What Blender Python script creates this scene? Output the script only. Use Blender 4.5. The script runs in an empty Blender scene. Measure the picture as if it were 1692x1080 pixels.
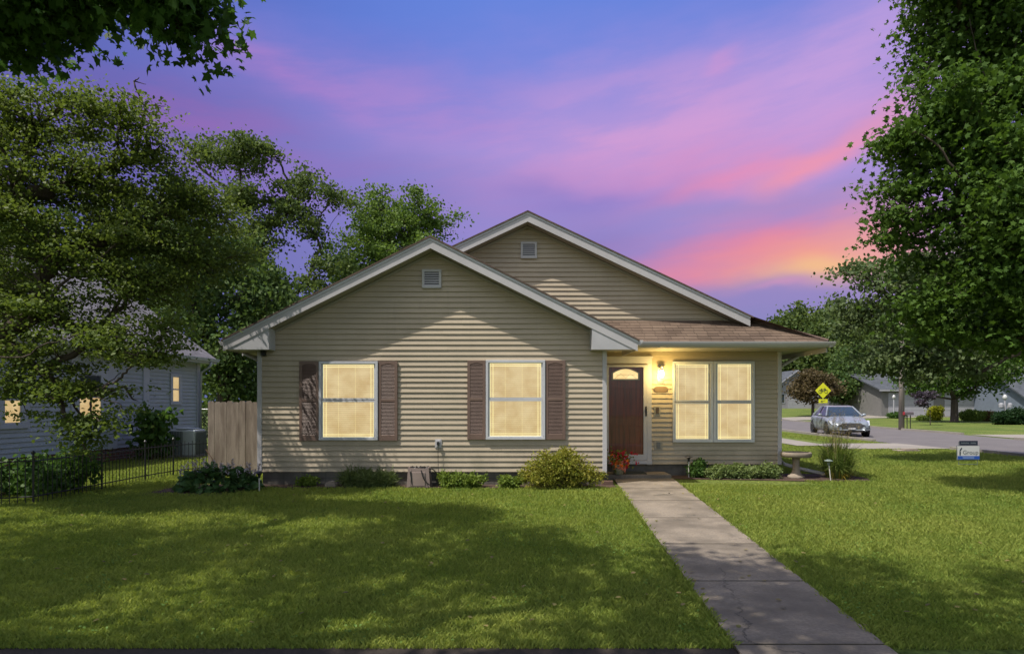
import bpy, math, random
import numpy as np
from mathutils import Vector
R = math.radians
scene = bpy.context.scene
col = scene.collection
F = 1032.0; EYE = 1.55; CX = 846.0; HY = 668.0          # focal length, eye height, centre column and horizon row
# ---------------------------------------------------------------- camera
cam = bpy.data.cameras.new("camera"); camo = bpy.data.objects.new("camera", cam); col.objects.link(camo)
camo.location = (0, 0, EYE); camo.rotation_euler = (R(90), 0, 0)
cam.sensor_width = 36; cam.lens = 36*F/1692; cam.shift_y = (HY-540)/1692; cam.clip_end = 2000; cam.clip_start = .05
scene.camera = camo
scene.view_settings.view_transform = 'Standard'; scene.view_settings.look = 'None'
scene.view_settings.exposure = .5; scene.view_settings.gamma = 1
# ---------------------------------------------------------------- sun
SUN_TO = Vector((-.58, -.35, 1.2)).normalized()
EL = math.asin(SUN_TO.z); AZ = math.atan2(SUN_TO.x, SUN_TO.y)
sun = bpy.data.lights.new("sun", 'SUN'); sun.energy = 4.1; sun.angle = R(.5); sun.color = (1, .93, .84)
suno = bpy.data.objects.new("sun", sun); col.objects.link(suno); suno.location = (-20, -15, 40)
suno.rotation_euler = (-SUN_TO).to_track_quat('-Z', 'Y').to_euler()
# ---------------------------------------------------------------- world
def s2l(c):
    c = c/255.
    return c/12.92 if c <= .04045 else ((c+.055)/1.055)**2.4
def rgb(r, g, b): return (s2l(r), s2l(g), s2l(b), 1)
world = bpy.data.worlds.new("World"); scene.world = world; world.use_nodes = True
wt = world.node_tree; wt.nodes.clear()
class NB:
    def __init__(s, t): s.t = t
    def new(s, ty, **kw):
        n = s.t.nodes.new(ty)
        for k, v in kw.items(): setattr(n, k, v)
        return n
    def put(s, sock, v):
        if hasattr(v, 'is_output') or isinstance(v, bpy.types.NodeSocket): s.t.links.new(v, sock)
        else: sock.default_value = v
    def m(s, op, a, b=0., c=0., clamp=False):
        n = s.new('ShaderNodeMath', operation=op); n.use_clamp = clamp
        s.put(n.inputs[0], a); s.put(n.inputs[1], b); s.put(n.inputs[2], c)
        return n.outputs[0]
    def mix(s, f, a, b, bt='MIX'):
        n = s.new('ShaderNodeMix', data_type='RGBA', blend_type=bt)
        s.put(n.inputs[0], f); s.put(n.inputs[6], a); s.put(n.inputs[7], b)
        return n.outputs[2]
    def noise(s, vec, scale, detail=4, rough=.5, out=0, dist=0.):
        n = s.new('ShaderNodeTexNoise'); n.inputs['Scale'].default_value = scale; n.inputs['Detail'].default_value = detail
        n.inputs['Roughness'].default_value = rough; n.inputs['Distortion'].default_value = dist
        if vec is not None: s.t.links.new(vec, n.inputs['Vector'])
        return n.outputs[out]
    def ramp(s, f, stops, interp='LINEAR'):
        n = s.new('ShaderNodeValToRGB'); n.color_ramp.interpolation = interp
        e = n.color_ramp.elements
        while len(e) < len(stops): e.new(.5)
        for i, (p, c) in enumerate(stops):
            e[i].position = p; e[i].color = c if len(c) == 4 else (*c, 1)
        s.t.links.new(f, n.inputs[0]); return n.outputs[0]
    def sstep(s, v, a, b):
        n = s.new('ShaderNodeMapRange', interpolation_type='SMOOTHSTEP')
        s.put(n.inputs[0], v); n.inputs[1].default_value = a; n.inputs[2].default_value = b
        return n.outputs[0]
    def xyz(s, x, y, z):
        n = s.new('ShaderNodeCombineXYZ'); s.put(n.inputs[0], x); s.put(n.inputs[1], y); s.put(n.inputs[2], z); return n.outputs[0]
def ang(px, py):
    u = (px-CX)/F; v = (HY-py)/F
    return math.atan(u), math.atan(v/math.sqrt(1+u*u))
w = NB(wt)
tc = w.new('ShaderNodeTexCoord'); sep = w.new('ShaderNodeSeparateXYZ'); wt.links.new(tc.outputs['Generated'], sep.inputs[0])
X, Y, Z = sep.outputs
az0 = w.m('ARCTAN2', X, Y); el0 = w.m('ARCSINE', Z)
wn = w.new('ShaderNodeSeparateColor'); wt.links.new(w.noise(w.xyz(w.m('MULTIPLY', az0, 1.4), w.m('MULTIPLY', el0, 3.2), 0.), 2.2, 4, .5, 1), wn.inputs[0])
az = w.m('ADD', az0, w.m('MULTIPLY', w.m('SUBTRACT', wn.outputs[0], .5), .26))
el = w.m('ADD', el0, w.m('MULTIPLY', w.m('SUBTRACT', wn.outputs[1], .5), .12))
st = w.noise(w.xyz(w.m('ADD', w.m('MULTIPLY', az0, 2.4), w.m('MULTIPLY', el0, -1.2)), w.m('ADD', w.m('MULTIPLY', el0, 12.), w.m('MULTIPLY', az0, -1.1)), 0.), 1.7, 9, .62)   # long wisps
st = w.sstep(st, .34, .64)
stops = [(0, rgb(128, 128, 170)), (.22, rgb(128, 122, 176)), (.42, rgb(134, 130, 196)), (.62, rgb(132, 134, 208)), (.8, rgb(98, 124, 208)), (1, rgb(76, 112, 202))]
c = w.ramp(w.m('DIVIDE', el, .62), stops)
c = w.mix(w.sstep(az0, .0, -.62), c, w.ramp(w.m('DIVIDE', el, .62), [(0, rgb(70, 80, 140)), (.3, rgb(84, 82, 150)), (.6, rgb(96, 84, 158)), (.8, rgb(72, 86, 164)), (1, rgb(54, 76, 160))]))
blobs = [  # column, row, half width, half height, tilt (deg), colour, strength, wisp share
 (560, 60, 330, 70, 4, (72, 106, 196), .7, .2), (850, 25, 260, 60, 0, (84, 122, 208), .7, .2), (1000, 110, 240, 60, -8, (110, 124, 208), .6, .5),
 (640, 340, 200, 90, 0, (98, 96, 168), .6, .3), (470, 110, 150, 26, -10, (164, 110, 184), .75, .6), (330, 190, 200, 55, -8, (140, 84, 156), .7, .6),
 (700, 170, 260, 55, -10, (168, 126, 194), .8, .45), (470, 270, 220, 55, -5, (142, 100, 176), .5, .7),
 (1120, 205, 330, 85, 4, (208, 150, 200), .9, .4), (1400, 120, 200, 110, 20, (196, 152, 208), .85, .4), (1100, 285, 330, 50, 6, (208, 138, 186), .9, .4),
 (1205, 292, 200, 16, 12, (226, 134, 168), .9, .35), (1370, 245, 150, 20, 26, (234, 142, 158), .95, .3), (1205, 100, 30, 18, 30, (200, 140, 196), .6, .5),
 (960, 335, 170, 34, 0, (118, 112, 188), .8, .3), (1240, 335, 230, 20, 2, (148, 130, 188), .85, .3), (1000, 430, 130, 60, -20, (128, 108, 170), .7, .3),
 (1230, 405, 230, 46, 8, (218, 122, 150), 1., .35), (1180, 432, 190, 26, 6, (226, 128, 140), .9, .25), (1330, 425, 170, 40, 6, (236, 148, 122), 1., .2),
 (1350, 448, 120, 24, 3, (240, 186, 112), 1., .15), (1470, 400, 120, 70, 0, (232, 156, 140), .8, .3),
 (1290, 505, 200, 26, 0, (142, 124, 180), .75, .3), (1260, 486, 60, 8, 3, (206, 140, 172), .6, .3)]
for (px, py, wx, wy, t, cc, k, ws) in blobs:
    a0, e0 = ang(px, py); sx = wx/F*math.cos(a0)**2; sy = wy/F*math.cos(a0)
    ct, sn = math.cos(R(t)), math.sin(R(t))
    dx = w.m('SUBTRACT', az, a0); dy = w.m('SUBTRACT', el, e0)
    p = w.m('ADD', w.m('MULTIPLY', dx, ct/sx), w.m('MULTIPLY', dy, sn/sx)); q = w.m('ADD', w.m('MULTIPLY', dx, -sn/sy), w.m('MULTIPLY', dy, ct/sy))
    r2 = w.m('ADD', w.m('MULTIPLY', p, p), w.m('MULTIPLY', q, q))
    g = w.m('MULTIPLY', w.m('POWER', 2.718, w.m('MULTIPLY', r2, -1.)), w.m('MULTIPLY_ADD', st, k*ws, k*(1-ws)), clamp=True)
    c = w.mix(g, c, rgb(*cc))
c = w.mix(.16, c, rgb(124, 136, 190))
sky = w.new('ShaderNodeTexSky', sky_type='NISHITA', sun_disc=False, sun_elevation=EL, sun_rotation=AZ, dust_density=2., air_density=1.)
skyc = w.mix(.45, sky.outputs[0], w.new('ShaderNodeRGBToBW').outputs[0])
bw = [n for n in wt.nodes if n.bl_idname == 'ShaderNodeRGBToBW'][0]; wt.links.new(sky.outputs[0], bw.inputs[0])
bg1 = w.new('ShaderNodeBackground'); wt.links.new(skyc, bg1.inputs[0]); bg1.inputs[1].default_value = .14
bg2 = w.new('ShaderNodeBackground'); wt.links.new(c, bg2.inputs[0]); bg2.inputs[1].default_value = .84
ms = w.new('ShaderNodeMixShader'); wt.links.new(w.sstep(Y, .1, .45), ms.inputs[0])
wt.links.new(bg1.outputs[0], ms.inputs[1]); wt.links.new(bg2.outputs[0], ms.inputs[2])
wo = w.new('ShaderNodeOutputWorld'); wt.links.new(ms.outputs[0], wo.inputs[0])
# ---------------------------------------------------------------- materials
MATS = {}
def mat(name, color, rough=.6, var=.12, vscale=3., bump=0., bscale=40., metal=0., spec=.4, fine=0., emit=None, estr=0., stretch=(1, 1, 1), color2=None):
    if name in MATS: return MATS[name]
    m = bpy.data.materials.new(name); m.use_nodes = True; t = m.node_tree; n = NB(t)
    b = t.nodes['Principled BSDF']; b.inputs['Roughness'].default_value = rough; b.inputs['Metallic'].default_value = metal
    b.inputs['Specular IOR Level'].default_value = spec
    t_ = n.new('ShaderNodeTexCoord'); mp = n.new('ShaderNodeMapping'); mp.inputs['Scale'].default_value = stretch
    t.links.new(t_.outputs['Object'], mp.inputs[0]); V = mp.outputs[0]
    c = (*color, 1)
    c2 = (*color2, 1) if color2 else tuple(x*(1-var*1.6) for x in color)+(1,)
    f = n.sstep(n.noise(V, vscale, 5, .6), .3, .7)
    cc = n.mix(f, c, c2)
    if fine: cc = n.mix(n.m('MULTIPLY', n.sstep(n.noise(V, vscale*25, 3, .6), .35, .65), fine), cc, tuple(x*.45 for x in color)+(1,))
    t.links.new(cc, b.inputs['Base Color'])
    if bump:
        bn = n.new('ShaderNodeBump'); bn.inputs['Strength'].default_value = bump; bn.inputs['Distance'].default_value = .01
        t.links.new(n.noise(V, bscale, 4, .6), bn.inputs['Height']); t.links.new(bn.outputs[0], b.inputs['Normal'])
    if emit:
        b.inputs['Emission Color'].default_value = (*emit, 1); b.inputs['Emission Strength'].default_value = estr
    MATS[name] = m; return m
def leafmat(name, ca, cb, trans=.35, rough=.5):
    if name in MATS: return MATS[name]
    m = bpy.data.materials.new(name); m.use_nodes = True; t = m.node_tree; n = NB(t)
    b = t.nodes['Principled BSDF']; b.inputs['Roughness'].default_value = rough; b.inputs['Specular IOR Level'].default_value = .12
    a = n.new('ShaderNodeAttribute'); a.attribute_name = 'tint'
    c = n.mix(a.outputs['Fac'], (*ca, 1), (*cb, 1)); t.links.new(c, b.inputs['Base Color'])
    tr = n.new('ShaderNodeBsdfTranslucent'); t.links.new(n.mix(.5, c, (cb[0]*1.3, cb[1]*1.4, cb[2]*.5, 1)), tr.inputs[0])
    mx = n.new('ShaderNodeMixShader'); mx.inputs[0].default_value = trans
    t.links.new(b.outputs[0], mx.inputs[1]); t.links.new(tr.outputs[0], mx.inputs[2]); t.links.new(mx.outputs[0], t.nodes['Material Output'].inputs[0])
    MATS[name] = m; return m
def shingle(name, ca, cb, axis='x', row=.13, tab=.3, z0=0.):
    m = bpy.data.materials.new(name); m.use_nodes = True; t = m.node_tree; n = NB(t)
    b = t.nodes['Principled BSDF']; b.inputs['Roughness'].default_value = .92; b.inputs['Specular IOR Level'].default_value = .15
    t_ = n.new('ShaderNodeTexCoord'); s = n.new('ShaderNodeSeparateXYZ'); t.links.new(t_.outputs['Object'], s.inputs[0])
    v = n.xyz(s.outputs[0] if axis == 'x' else s.outputs[1], n.m('MULTIPLY', n.m('SUBTRACT', s.outputs[2], z0), 2.2), 0.)
    br = n.new('ShaderNodeTexBrick'); br.inputs['Scale'].default_value = 1; br.inputs['Brick Width'].default_value = tab; br.inputs['Row Height'].default_value = row
    br.inputs['Mortar Size'].default_value = .006; br.inputs['Color1'].default_value = (*ca, 1); br.inputs['Color2'].default_value = (*cb, 1)
    br.inputs['Mortar'].default_value = (ca[0]*.35, ca[1]*.35, ca[2]*.35, 1); br.offset = .37; br.squash = .8; br.inputs['Bias'].default_value = -.1
    t.links.new(v, br.inputs['Vector'])
    c = n.mix(n.m('MULTIPLY', n.noise(t_.outputs['Object'], 90, 3, .7), .8), br.outputs[0], (ca[0]*.5, ca[1]*.5, ca[2]*.5, 1))
    c = n.mix(n.m('MULTIPLY', n.sstep(n.noise(t_.outputs['Object'], 1.2, 3, .6), .35, .7), .3), c, (cb[0]*1.2, cb[1]*1.2, cb[2]*1.2, 1))
    t.links.new(c, b.inputs['Base Color'])
    bn = n.new('ShaderNodeBump'); bn.inputs['Strength'].default_value = .5; bn.inputs['Distance'].default_value = .01
    t.links.new(n.noise(t_.outputs['Object'], 120, 3, .7), bn.inputs['Height']); t.links.new(bn.outputs[0], b.inputs['Normal'])
    return m
# ---------------------------------------------------------------- mesh helpers
def G(px, py, z=0.):
    d = (EYE-z)*F/(py-HY); return ((px-CX)/F*d, d)
def PX(px, d): return (px-CX)/F*d
def PZ(py, d): return EYE+(HY-py)/F*d
def props(o, label=None, cat=None, group=None, kind=None):
    if label: o['label'] = label
    if cat: o['category'] = cat
    if group: o['group'] = group
    if kind: o['kind'] = kind
    return o
def thing(name, label, cat, loc=(0, 0, 0), group=None, rz=0.):
    o = bpy.data.objects.new(name, None); col.objects.link(o); o.location = loc; o.rotation_euler = (0, 0, rz); o.empty_display_size = .2
    return props(o, label, cat, group)
class MB:
    def __init__(s): s.v = []; s.f = []
    def quad(s, *p):
        i = len(s.v); s.v += [tuple(q) for q in p]; s.f.append(tuple(range(i, i+len(p)))); return s
    def box(s, x0, x1, y0, y1, z0, z1):
        i = len(s.v); s.v += [(x, y, z) for x in (x0, x1) for y in (y0, y1) for z in (z0, z1)]
        s.f += [tuple(i+k for k in q) for q in ((0, 1, 3, 2), (4, 6, 7, 5), (0, 4, 5, 1), (2, 3, 7, 6), (0, 2, 6, 4), (1, 5, 7, 3))]; return s
    def prism(s, poly, y0, y1, ax='y'):
        """poly in xz extruded along y (ax='y'), in yz along x (ax='x'), in xy along z (ax='z')"""
        n = len(poly); i = len(s.v)
        mk = {'y': lambda a, b, t: (a, t, b), 'x': lambda a, b, t: (t, a, b), 'z': lambda a, b, t: (a, b, t)}[ax]
        s.v += [mk(a, b, y0) for a, b in poly]+[mk(a, b, y1) for a, b in poly]
        s.f.append(tuple(range(i, i+n))); s.f.append(tuple(range(i+2*n-1, i+n-1, -1)))
        for k in range(n): s.f.append((i+k, i+(k+1) % n, i+n+(k+1) % n, i+n+k))
        return s
    def tube(s, pts, rad, n=8, cap=True):
        pts = [Vector(p) for p in pts]
        if not hasattr(rad, '__len__'): rad = [rad]*len(pts)
        i0 = len(s.v); up = Vector((.13, .27, .95))
        for k, p in enumerate(pts):
            t = (pts[min(k+1, len(pts)-1)]-pts[max(k-1, 0)]).normalized()
            a = t.cross(up)
            if a.length < .1: a = t.cross(Vector((1, 0, 0)))
            a.normalize(); b = t.cross(a)
            for j in range(n):
                q = p+(a*math.cos(j*2*math.pi/n)+b*math.sin(j*2*math.pi/n))*rad[k]; s.v.append(tuple(q))
        for k in range(len(pts)-1):
            for j in range(n):
                s.f.append((i0+k*n+j, i0+k*n+(j+1) % n, i0+(k+1)*n+(j+1) % n, i0+(k+1)*n+j))
        if cap:
            s.f.append(tuple(i0+j for j in reversed(range(n)))); m = i0+(len(pts)-1)*n; s.f.append(tuple(m+j for j in range(n)))
        return s
    def lathe(s, prof, c=(0, 0, 0), n=24):
        i = len(s.v)
        for r, z in prof:
            for j in range(n): s.v.append((c[0]+r*math.cos(2*math.pi*j/n), c[1]+r*math.sin(2*math.pi*j/n), c[2]+z))
        for k in range(len(prof)-1):
            for j in range(n): s.f.append((i+k*n+j, i+k*n+(j+1) % n, i+(k+1)*n+(j+1) % n, i+(k+1)*n+j))
        s.f.append(tuple(i+j for j in reversed(range(n)))); m = i+(len(prof)-1)*n; s.f.append(tuple(m+j for j in range(n)))
        return s
    def build(s, name, m, parent=None, smooth=False, bevel=0., loc=None, **kw):
        me = bpy.data.meshes.new(name); me.from_pydata(s.v, [], s.f); me.update()
        if m: me.materials.append(m)
        if smooth: me.polygons.foreach_set('use_smooth', [True]*len(me.polygons))
        o = bpy.data.objects.new(name, me); col.objects.link(o)
        if parent: o.parent = parent
        if loc: o.location = loc
        if bevel:
            b = o.modifiers.new('bevel', 'BEVEL'); b.width = bevel; b.segments = 2; b.limit_method = 'ANGLE'
        return props(o, **kw)
def bezier(a, b, c, n=6):
    a, b, c = Vector(a), Vector(b), Vector(c)
    return [a*(1-t)**2+b*2*t*(1-t)+c*t*t for t in [k/n for k in range(n+1)]]
# templates for leaves: outline fan in the leaf plane (x across, y along, z up)
T_DIAMOND = np.array([(0, 0, 0), (.32, .45, .06), (0, 1, -.05), (-.32, .45, .06)], float)
T_MAPLE = np.array([(0, 0, 0), (.15, .06, 0), (.48, .04, -.07), (.34, .28, .03), (.6, .60, -.09), (.24, .60, .03), (.0, 1.05, -.12), (-.24, .60, .03), (-.6, .60, -.09), (-.34, .28, .03), (-.48, .04, -.07), (-.15, .06, 0)], float)
T_BLADE = np.array([(-.03, 0, 0), (.03, 0, 0), (.022, .6, .06), (0, 1, .2), (-.022, .6, .06)], float)
T_OVAL = np.array([(0, 0, 0), (.25, .2, .04), (.36, .5, .06), (.2, .82, 0), (0, 1, -.08), (-.2, .82, 0), (-.36, .5, .06), (-.25, .2, .04)], float)
def leaf_cloud(name, pos, size, tint, mt, tmpl, rng, parent=None, up=.6, normals=None, ydir=None, **kw):
    n = len(pos); k = len(tmpl)
    nz = rng.normal(size=(n, 3)); nz /= np.linalg.norm(nz, axis=1)[:, None]
    if normals is not None: nz = nz*.6+normals
    nz[:, 2] = nz[:, 2]*.7+up; nz /= np.linalg.norm(nz, axis=1)[:, None]
    yd = rng.normal(size=(n, 3)) if ydir is None else ydir+rng.normal(size=(n, 3))*.35
    yd -= nz*np.sum(yd*nz, axis=1)[:, None]; yd /= np.linalg.norm(yd, axis=1)[:, None]+1e-9
    xd = np.cross(yd, nz)
    s = np.asarray(size)*np.ones(n)
    V = pos[:, None, :]+s[:, None, None]*(tmpl[None, :, 0, None]*xd[:, None, :]+tmpl[None, :, 1, None]*yd[:, None, :]+tmpl[None, :, 2, None]*nz[:, None, :])
    me = bpy.data.meshes.new(name); me.vertices.add(n*k); me.vertices.foreach_set('co', V.astype(np.float32).ravel())
    me.loops.add(n*k); me.loops.foreach_set('vertex_index', np.arange(n*k, dtype=np.int32))
    me.polygons.add(n); me.polygons.foreach_set('loop_start', np.arange(0, n*k, k, dtype=np.int32)); me.polygons.foreach_set('loop_total', np.full(n, k, dtype=np.int32))
    at = me.attributes.new('tint', 'FLOAT', 'FACE'); at.data.foreach_set('value', np.clip(tint*np.ones(n), 0, 1).astype(np.float32))
    me.update(calc_edges=True); me.materials.append(mt)
    o = bpy.data.objects.new(name, me); col.objects.link(o)
    if parent: o.parent = parent
    return props(o, **kw)
def clumps(blobs, nc, rng, shell=.55):
    """clump centres spread through ellipsoid blobs (cx,cy,cz,rx,ry,rz)"""
    wt_ = np.array([b[6] if len(b) > 6 else 1. for b in blobs]); B = np.array([b[:6] for b in blobs], float); vol = (B[:, 3]*B[:, 4]*B[:, 5])**.8*wt_; idx = rng.choice(len(B), nc, p=vol/vol.sum())
    d = rng.normal(size=(nc, 3)); d /= np.linalg.norm(d, axis=1)[:, None]
    r = shell+(1-shell)*rng.random(nc)**.7
    r = np.where(rng.random(nc) < .25, r*rng.random(nc), r)
    return B[idx, :3]+d*B[idx, 3:]*r[:, None], d, idx
def tree(name, label, cat, base, trunk_r, fork_z, blobs, nc, per, csize, lsize, mt, bark, seed, tmpl=T_DIAMOND, group=None, flat=.45, up=.6, twigs=True, lean=(0, 0), shell=.55, hang=0., arch=0., sats=0):
    rng = np.random.default_rng(seed); rnd = random.Random(seed)
    root = thing(name, label, cat, base, group)
    b = Vector(base); main = list(blobs); ex = []
    for bb_ in blobs:
        for _ in range(sats):
            v_ = rng.normal(size=3); v_ /= np.linalg.norm(v_); s_ = rng.uniform(.22, .42); q_ = rng.uniform(.9, 1.25)
            ex.append((bb_[0]+v_[0]*bb_[3]*q_, bb_[1]+v_[1]*bb_[4]*q_, bb_[2]+v_[2]*bb_[5]*q_, bb_[3]*s_*1.3, bb_[4]*s_*1.3, bb_[5]*s_*.8, 1.5*(bb_[6] if len(bb_) > 6 else 1)))
    blobs = main+ex
    C, D, idx = clumps(blobs, nc, rng, shell)
    # leaves
    L = rng.normal(size=(nc, per, 3))*np.array([1, 1, flat])*csize*(0.6+.8*rng.random((nc, 1, 1)))
    P = (C[:, None, :]+L); P[:, :, 2] -= hang*np.abs(L[:, :, 0]); P = P.reshape(-1, 3)
    tint = (rng.random(nc)[:, None]*.65+rng.random((nc, per))*.35+0*P[:1, 0][:, None]).ravel()
    P = P-np.array(b)
    leaf_cloud('crown', P, lsize*(.65+.7*rng.random(len(P))), tint, mt, tmpl, rng, root, up)
    # wood
    m = MB(); fk = Vector((lean[0], lean[1], fork_z))
    m.tube([(0, 0, -.05), (0, 0, .15), fk*.35+Vector((0, 0, 0)), fk*.7, fk], [trunk_r*1.5, trunk_r*1.1, trunk_r, trunk_r*.92, trunk_r*.85], 12)
    m.build('trunk', bark, root, smooth=True)
    mb = MB(); B = np.array([b_[:6] for b_ in blobs], float)
    E = [Vector(B[k, :3])-b for k in range(len(blobs))]; order = sorted(range(len(E)), key=lambda k: (E[k]-fk).length)
    nodes = [(fk, 0., None)]; par = {}; pos = {None: fk}; plen = {None: 0.}
    for k in order:
        best = min([None]+list(par), key=lambda q: (E[k]-pos[q]).length*1.0+plen[q]*.55)
        par[k] = best; pos[k] = E[k]; plen[k] = plen[best]+(E[k]-pos[best]).length
    load = {k: max(.2, float((idx == k).sum())/nc*len(blobs)) for k in order}
    for k in reversed(order):
        if par[k] is not None: load[par[k]] += load[k]
    tot = sum(load[k] for k in order if par[k] is None)
    rad = lambda k: trunk_r*.85*(load[k]/tot)**.5
    for k in order:
        s0 = pos[par[k]]; e = E[k]; L0 = (e-s0).length
        mid = s0.lerp(e, .5)+Vector((rnd.uniform(-.14, .14), rnd.uniform(-.14, .14), rnd.uniform(-.12, .08)+(arch if par[k] is None else 0)))*L0
        pts = bezier(s0, mid, e, 7); ra = rad(k)
        pts = [p+Vector((rnd.gauss(0, .018), rnd.gauss(0, .018), rnd.gauss(0, .018)))*L0*(0 < j < 7) for j, p in enumerate(pts)]
        rb_ = max([rad(q) for q in order if par[q] == k]+[ra*.35])
        mb.tube(pts, [ra+(min(rb_, ra)-ra)*j/7 for j in range(8)], 7)
        if twigs:
            for ci in np.where(idx == k)[0][:110]:
                q = Vector(C[ci])-b; s = min(pts[2:], key=lambda p: (p-q).length+.25*rnd.random()*L0); L_ = (q-s).length
                md = s.lerp(q, .5)+Vector((rnd.uniform(-.25, .25), rnd.uniform(-.25, .25), rnd.uniform(-.25, .15)))*L_
                mb.tube(bezier(s, md, q, 4), [max(.012*L_**.5*trunk_r/.2*(1-j/5.5), .004) for j in range(5)], 4, cap=False)
    mb.build('branches', bark, root, smooth=True)
    return root
def copy_thing(o, loc, scale=None, rz=0., label=None):
    r = o.copy(); col.objects.link(r); r.location = loc; r.rotation_euler = (0, 0, rz)
    if scale: r.scale = (scale,)*3 if not hasattr(scale, '__len__') else scale
    if label: r['label'] = label
    for ch in list(o.children):
        cc = ch.copy(); col.objects.link(cc); cc.parent = r
        for g in ch.children:
            d = g.copy(); col.objects.link(d); d.parent = cc
    return r
# ================================================================ SETTING
def gz(x, y):
    k = min(max((y-58)/42, 0), 1); k = k*k*(3-2*k)
    s = min(max((x-22)/8, 0), 1)
    return .95*k*s
# materials of the ground
def ground_mat():
    m = bpy.data.materials.new('lawn_soil'); m.use_nodes = True; t = m.node_tree; n = NB(t); b = t.nodes['Principled BSDF']
    b.inputs['Roughness'].default_value = .9; b.inputs['Specular IOR Level'].default_value = .1
    tc = n.new('ShaderNodeTexCoord').outputs['Object']
    c = n.mix(n.sstep(n.noise(tc, .35, 4, .6), .35, .65), (.11, .17, .033, 1), (.205, .24, .06, 1))
    c = n.mix(n.sstep(n.noise(tc, 14, 5, .7), .35, .7), c, (.025, .045, .008, 1))
    c = n.mix(n.m('MULTIPLY', n.sstep(n.noise(tc, 60, 3, .7), .4, .7), .6), c, (.10, .115, .03, 1))
    t.links.new(c, b.inputs['Base Color'])
    bn = n.new('ShaderNodeBump'); bn.inputs['Strength'].default_value = .8; bn.inputs['Distance'].default_value = .03
    t.links.new(n.noise(tc, 45, 4, .7), bn.inputs['Height']); t.links.new(bn.outputs[0], b.inputs['Normal'])
    return m
xs = sorted(set([-600, -200, -80, -40]+list(range(-30, 120, 3))+[150, 250, 400, 700])); ys = sorted(set([-60, -20]+list(range(-6, 130, 3))+[160, 250, 500, 900]))
g = MB(); g.v = [(x, y, gz(x, y)) for y in ys for x in xs]; nx = len(xs)
g.f = [(j*nx+i, j*nx+i+1, (j+1)*nx+i+1, (j+1)*nx+i) for j in range(len(ys)-1) for i in range(nx-1)]
g.build('ground', ground_mat(), smooth=True, kind='structure')
asph = mat('asphalt', (.14, .128, .124), .85, .12, .8, .3, 60, fine=.25)
conc = mat('concrete', (.265, .222, .172), .85, .34, 1.6, .35, 50, fine=.45)
def add_cracks(m):
    t = m.node_tree; n = NB(t); b = t.nodes['Principled BSDF']; src = b.inputs['Base Color'].links[0].from_socket
    tc = n.new('ShaderNodeTexCoord'); v = n.new('ShaderNodeTexVoronoi', feature='DISTANCE_TO_EDGE'); v.inputs['Scale'].default_value = .42
    ds = n.new('ShaderNodeVectorMath', operation='ADD'); t.links.new(tc.outputs['Object'], ds.inputs[0])
    sc = n.new('ShaderNodeVectorMath', operation='SCALE'); sc.inputs['Scale'].default_value = .35; t.links.new(n.noise(tc.outputs['Object'], 3.5, 5, .7, 1), sc.inputs[0]); t.links.new(sc.outputs[0], ds.inputs[1]); t.links.new(ds.outputs[0], v.inputs['Vector'])
    f = n.m('MULTIPLY', n.sstep(v.outputs['Distance'], .0065, .001), n.sstep(n.noise(tc.outputs['Object'], .8, 2, .5), .45, .6))
    c = n.mix(n.m('MULTIPLY', n.sstep(n.noise(tc.outputs['Object'], 5, 6, .75), .5, .7), .35), src, (.10, .09, .075, 1))
    t.links.new(n.mix(n.m('MULTIPLY', f, .75), c, (.045, .04, .032, 1)), b.inputs['Base Color'])
add_cracks(conc)
conc2 = mat('concrete_far', (.27, .245, .21), .85, .12, 1., .2, 50, fine=.2)
mulch = mat('mulch', (.10, .062, .045), .95, .3, 9, .9, 60, fine=.8)
soil = mat('soil', (.05, .038, .028), .95, .3, 9, .9, 60, fine=.8)
# side street, its two kerbs, the drives and walks beside it
nearE = [(15.1, -40), (15.15, 18), (15.15, 26), (15.4, 31.5), (16.0, 37), (17.2, 48), (19, 62), (24, 95), (32, 130)]
farE = [(21.6, -40), (21.7, 24), (23.0, 32), (23.6, 38), (24.3, 44), (25.9, 58), (28.4, 72), (34, 98), (42, 130)]
rd = MB()
for k in range(len(nearE)-1):
    a, b_, c_, d_ = nearE[k], farE[k], farE[k+1], nearE[k+1]
    rd.quad(*[(p[0], p[1], gz(*p)+.012) for p in (a, b_, c_, d_)])
rd.build('road', asph, kind='structure')
def kerb(pts, side):
    m = MB()
    for k in range(len(pts)-1):
        a, b_ = Vector((*pts[k], gz(*pts[k]))), Vector((*pts[k+1], gz(*pts[k+1])))
        nrm = Vector(((b_-a).y, -(b_-a).x, 0)).normalized()*side; h = Vector((0, 0, .11)); n0 = nrm*.16
        m.quad(a, b_, b_+h, a+h); m.quad(a+h, b_+h, b_+h+n0, a+h+n0); m.quad(a+n0, a+n0+h, b_+n0+h, b_+n0)
        if k == 0: m.quad(a, a+h, a+h+n0, a+n0)
        if k == len(pts)-2: m.quad(b_, b_+h, b_+h+n0, b_+n0)
    return m
kn = [p for p in nearE if p[1] >= 26]
kerb(kn, -1).build('kerb', conc2, kind='structure')
kerb([p for p in nearE if p[1] < 20]+[(15.15, 21.4)], -1).build('kerb', conc2, kind='structure')
kerb([p for p in farE if p[1] >= 32], 1).build('kerb', conc2, kind='structure')
kerb([p for p in farE if p[1] < 26]+[(22.1, 27.5)], 1).build('kerb', conc2, kind='structure')
MB().quad((11.5, 21.6, .02), (15.3, 21.75, .02), (15.3, 24.8, .02), (12.4, 24.6, .02), (11.5, 24.0, .02)).build('driveway', conc2, kind='structure')
sw = MB(); sp = [(10.6, 23.2), (10.75, 26), (11.4, 34), (12.4, 46), (14, 60)]
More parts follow.
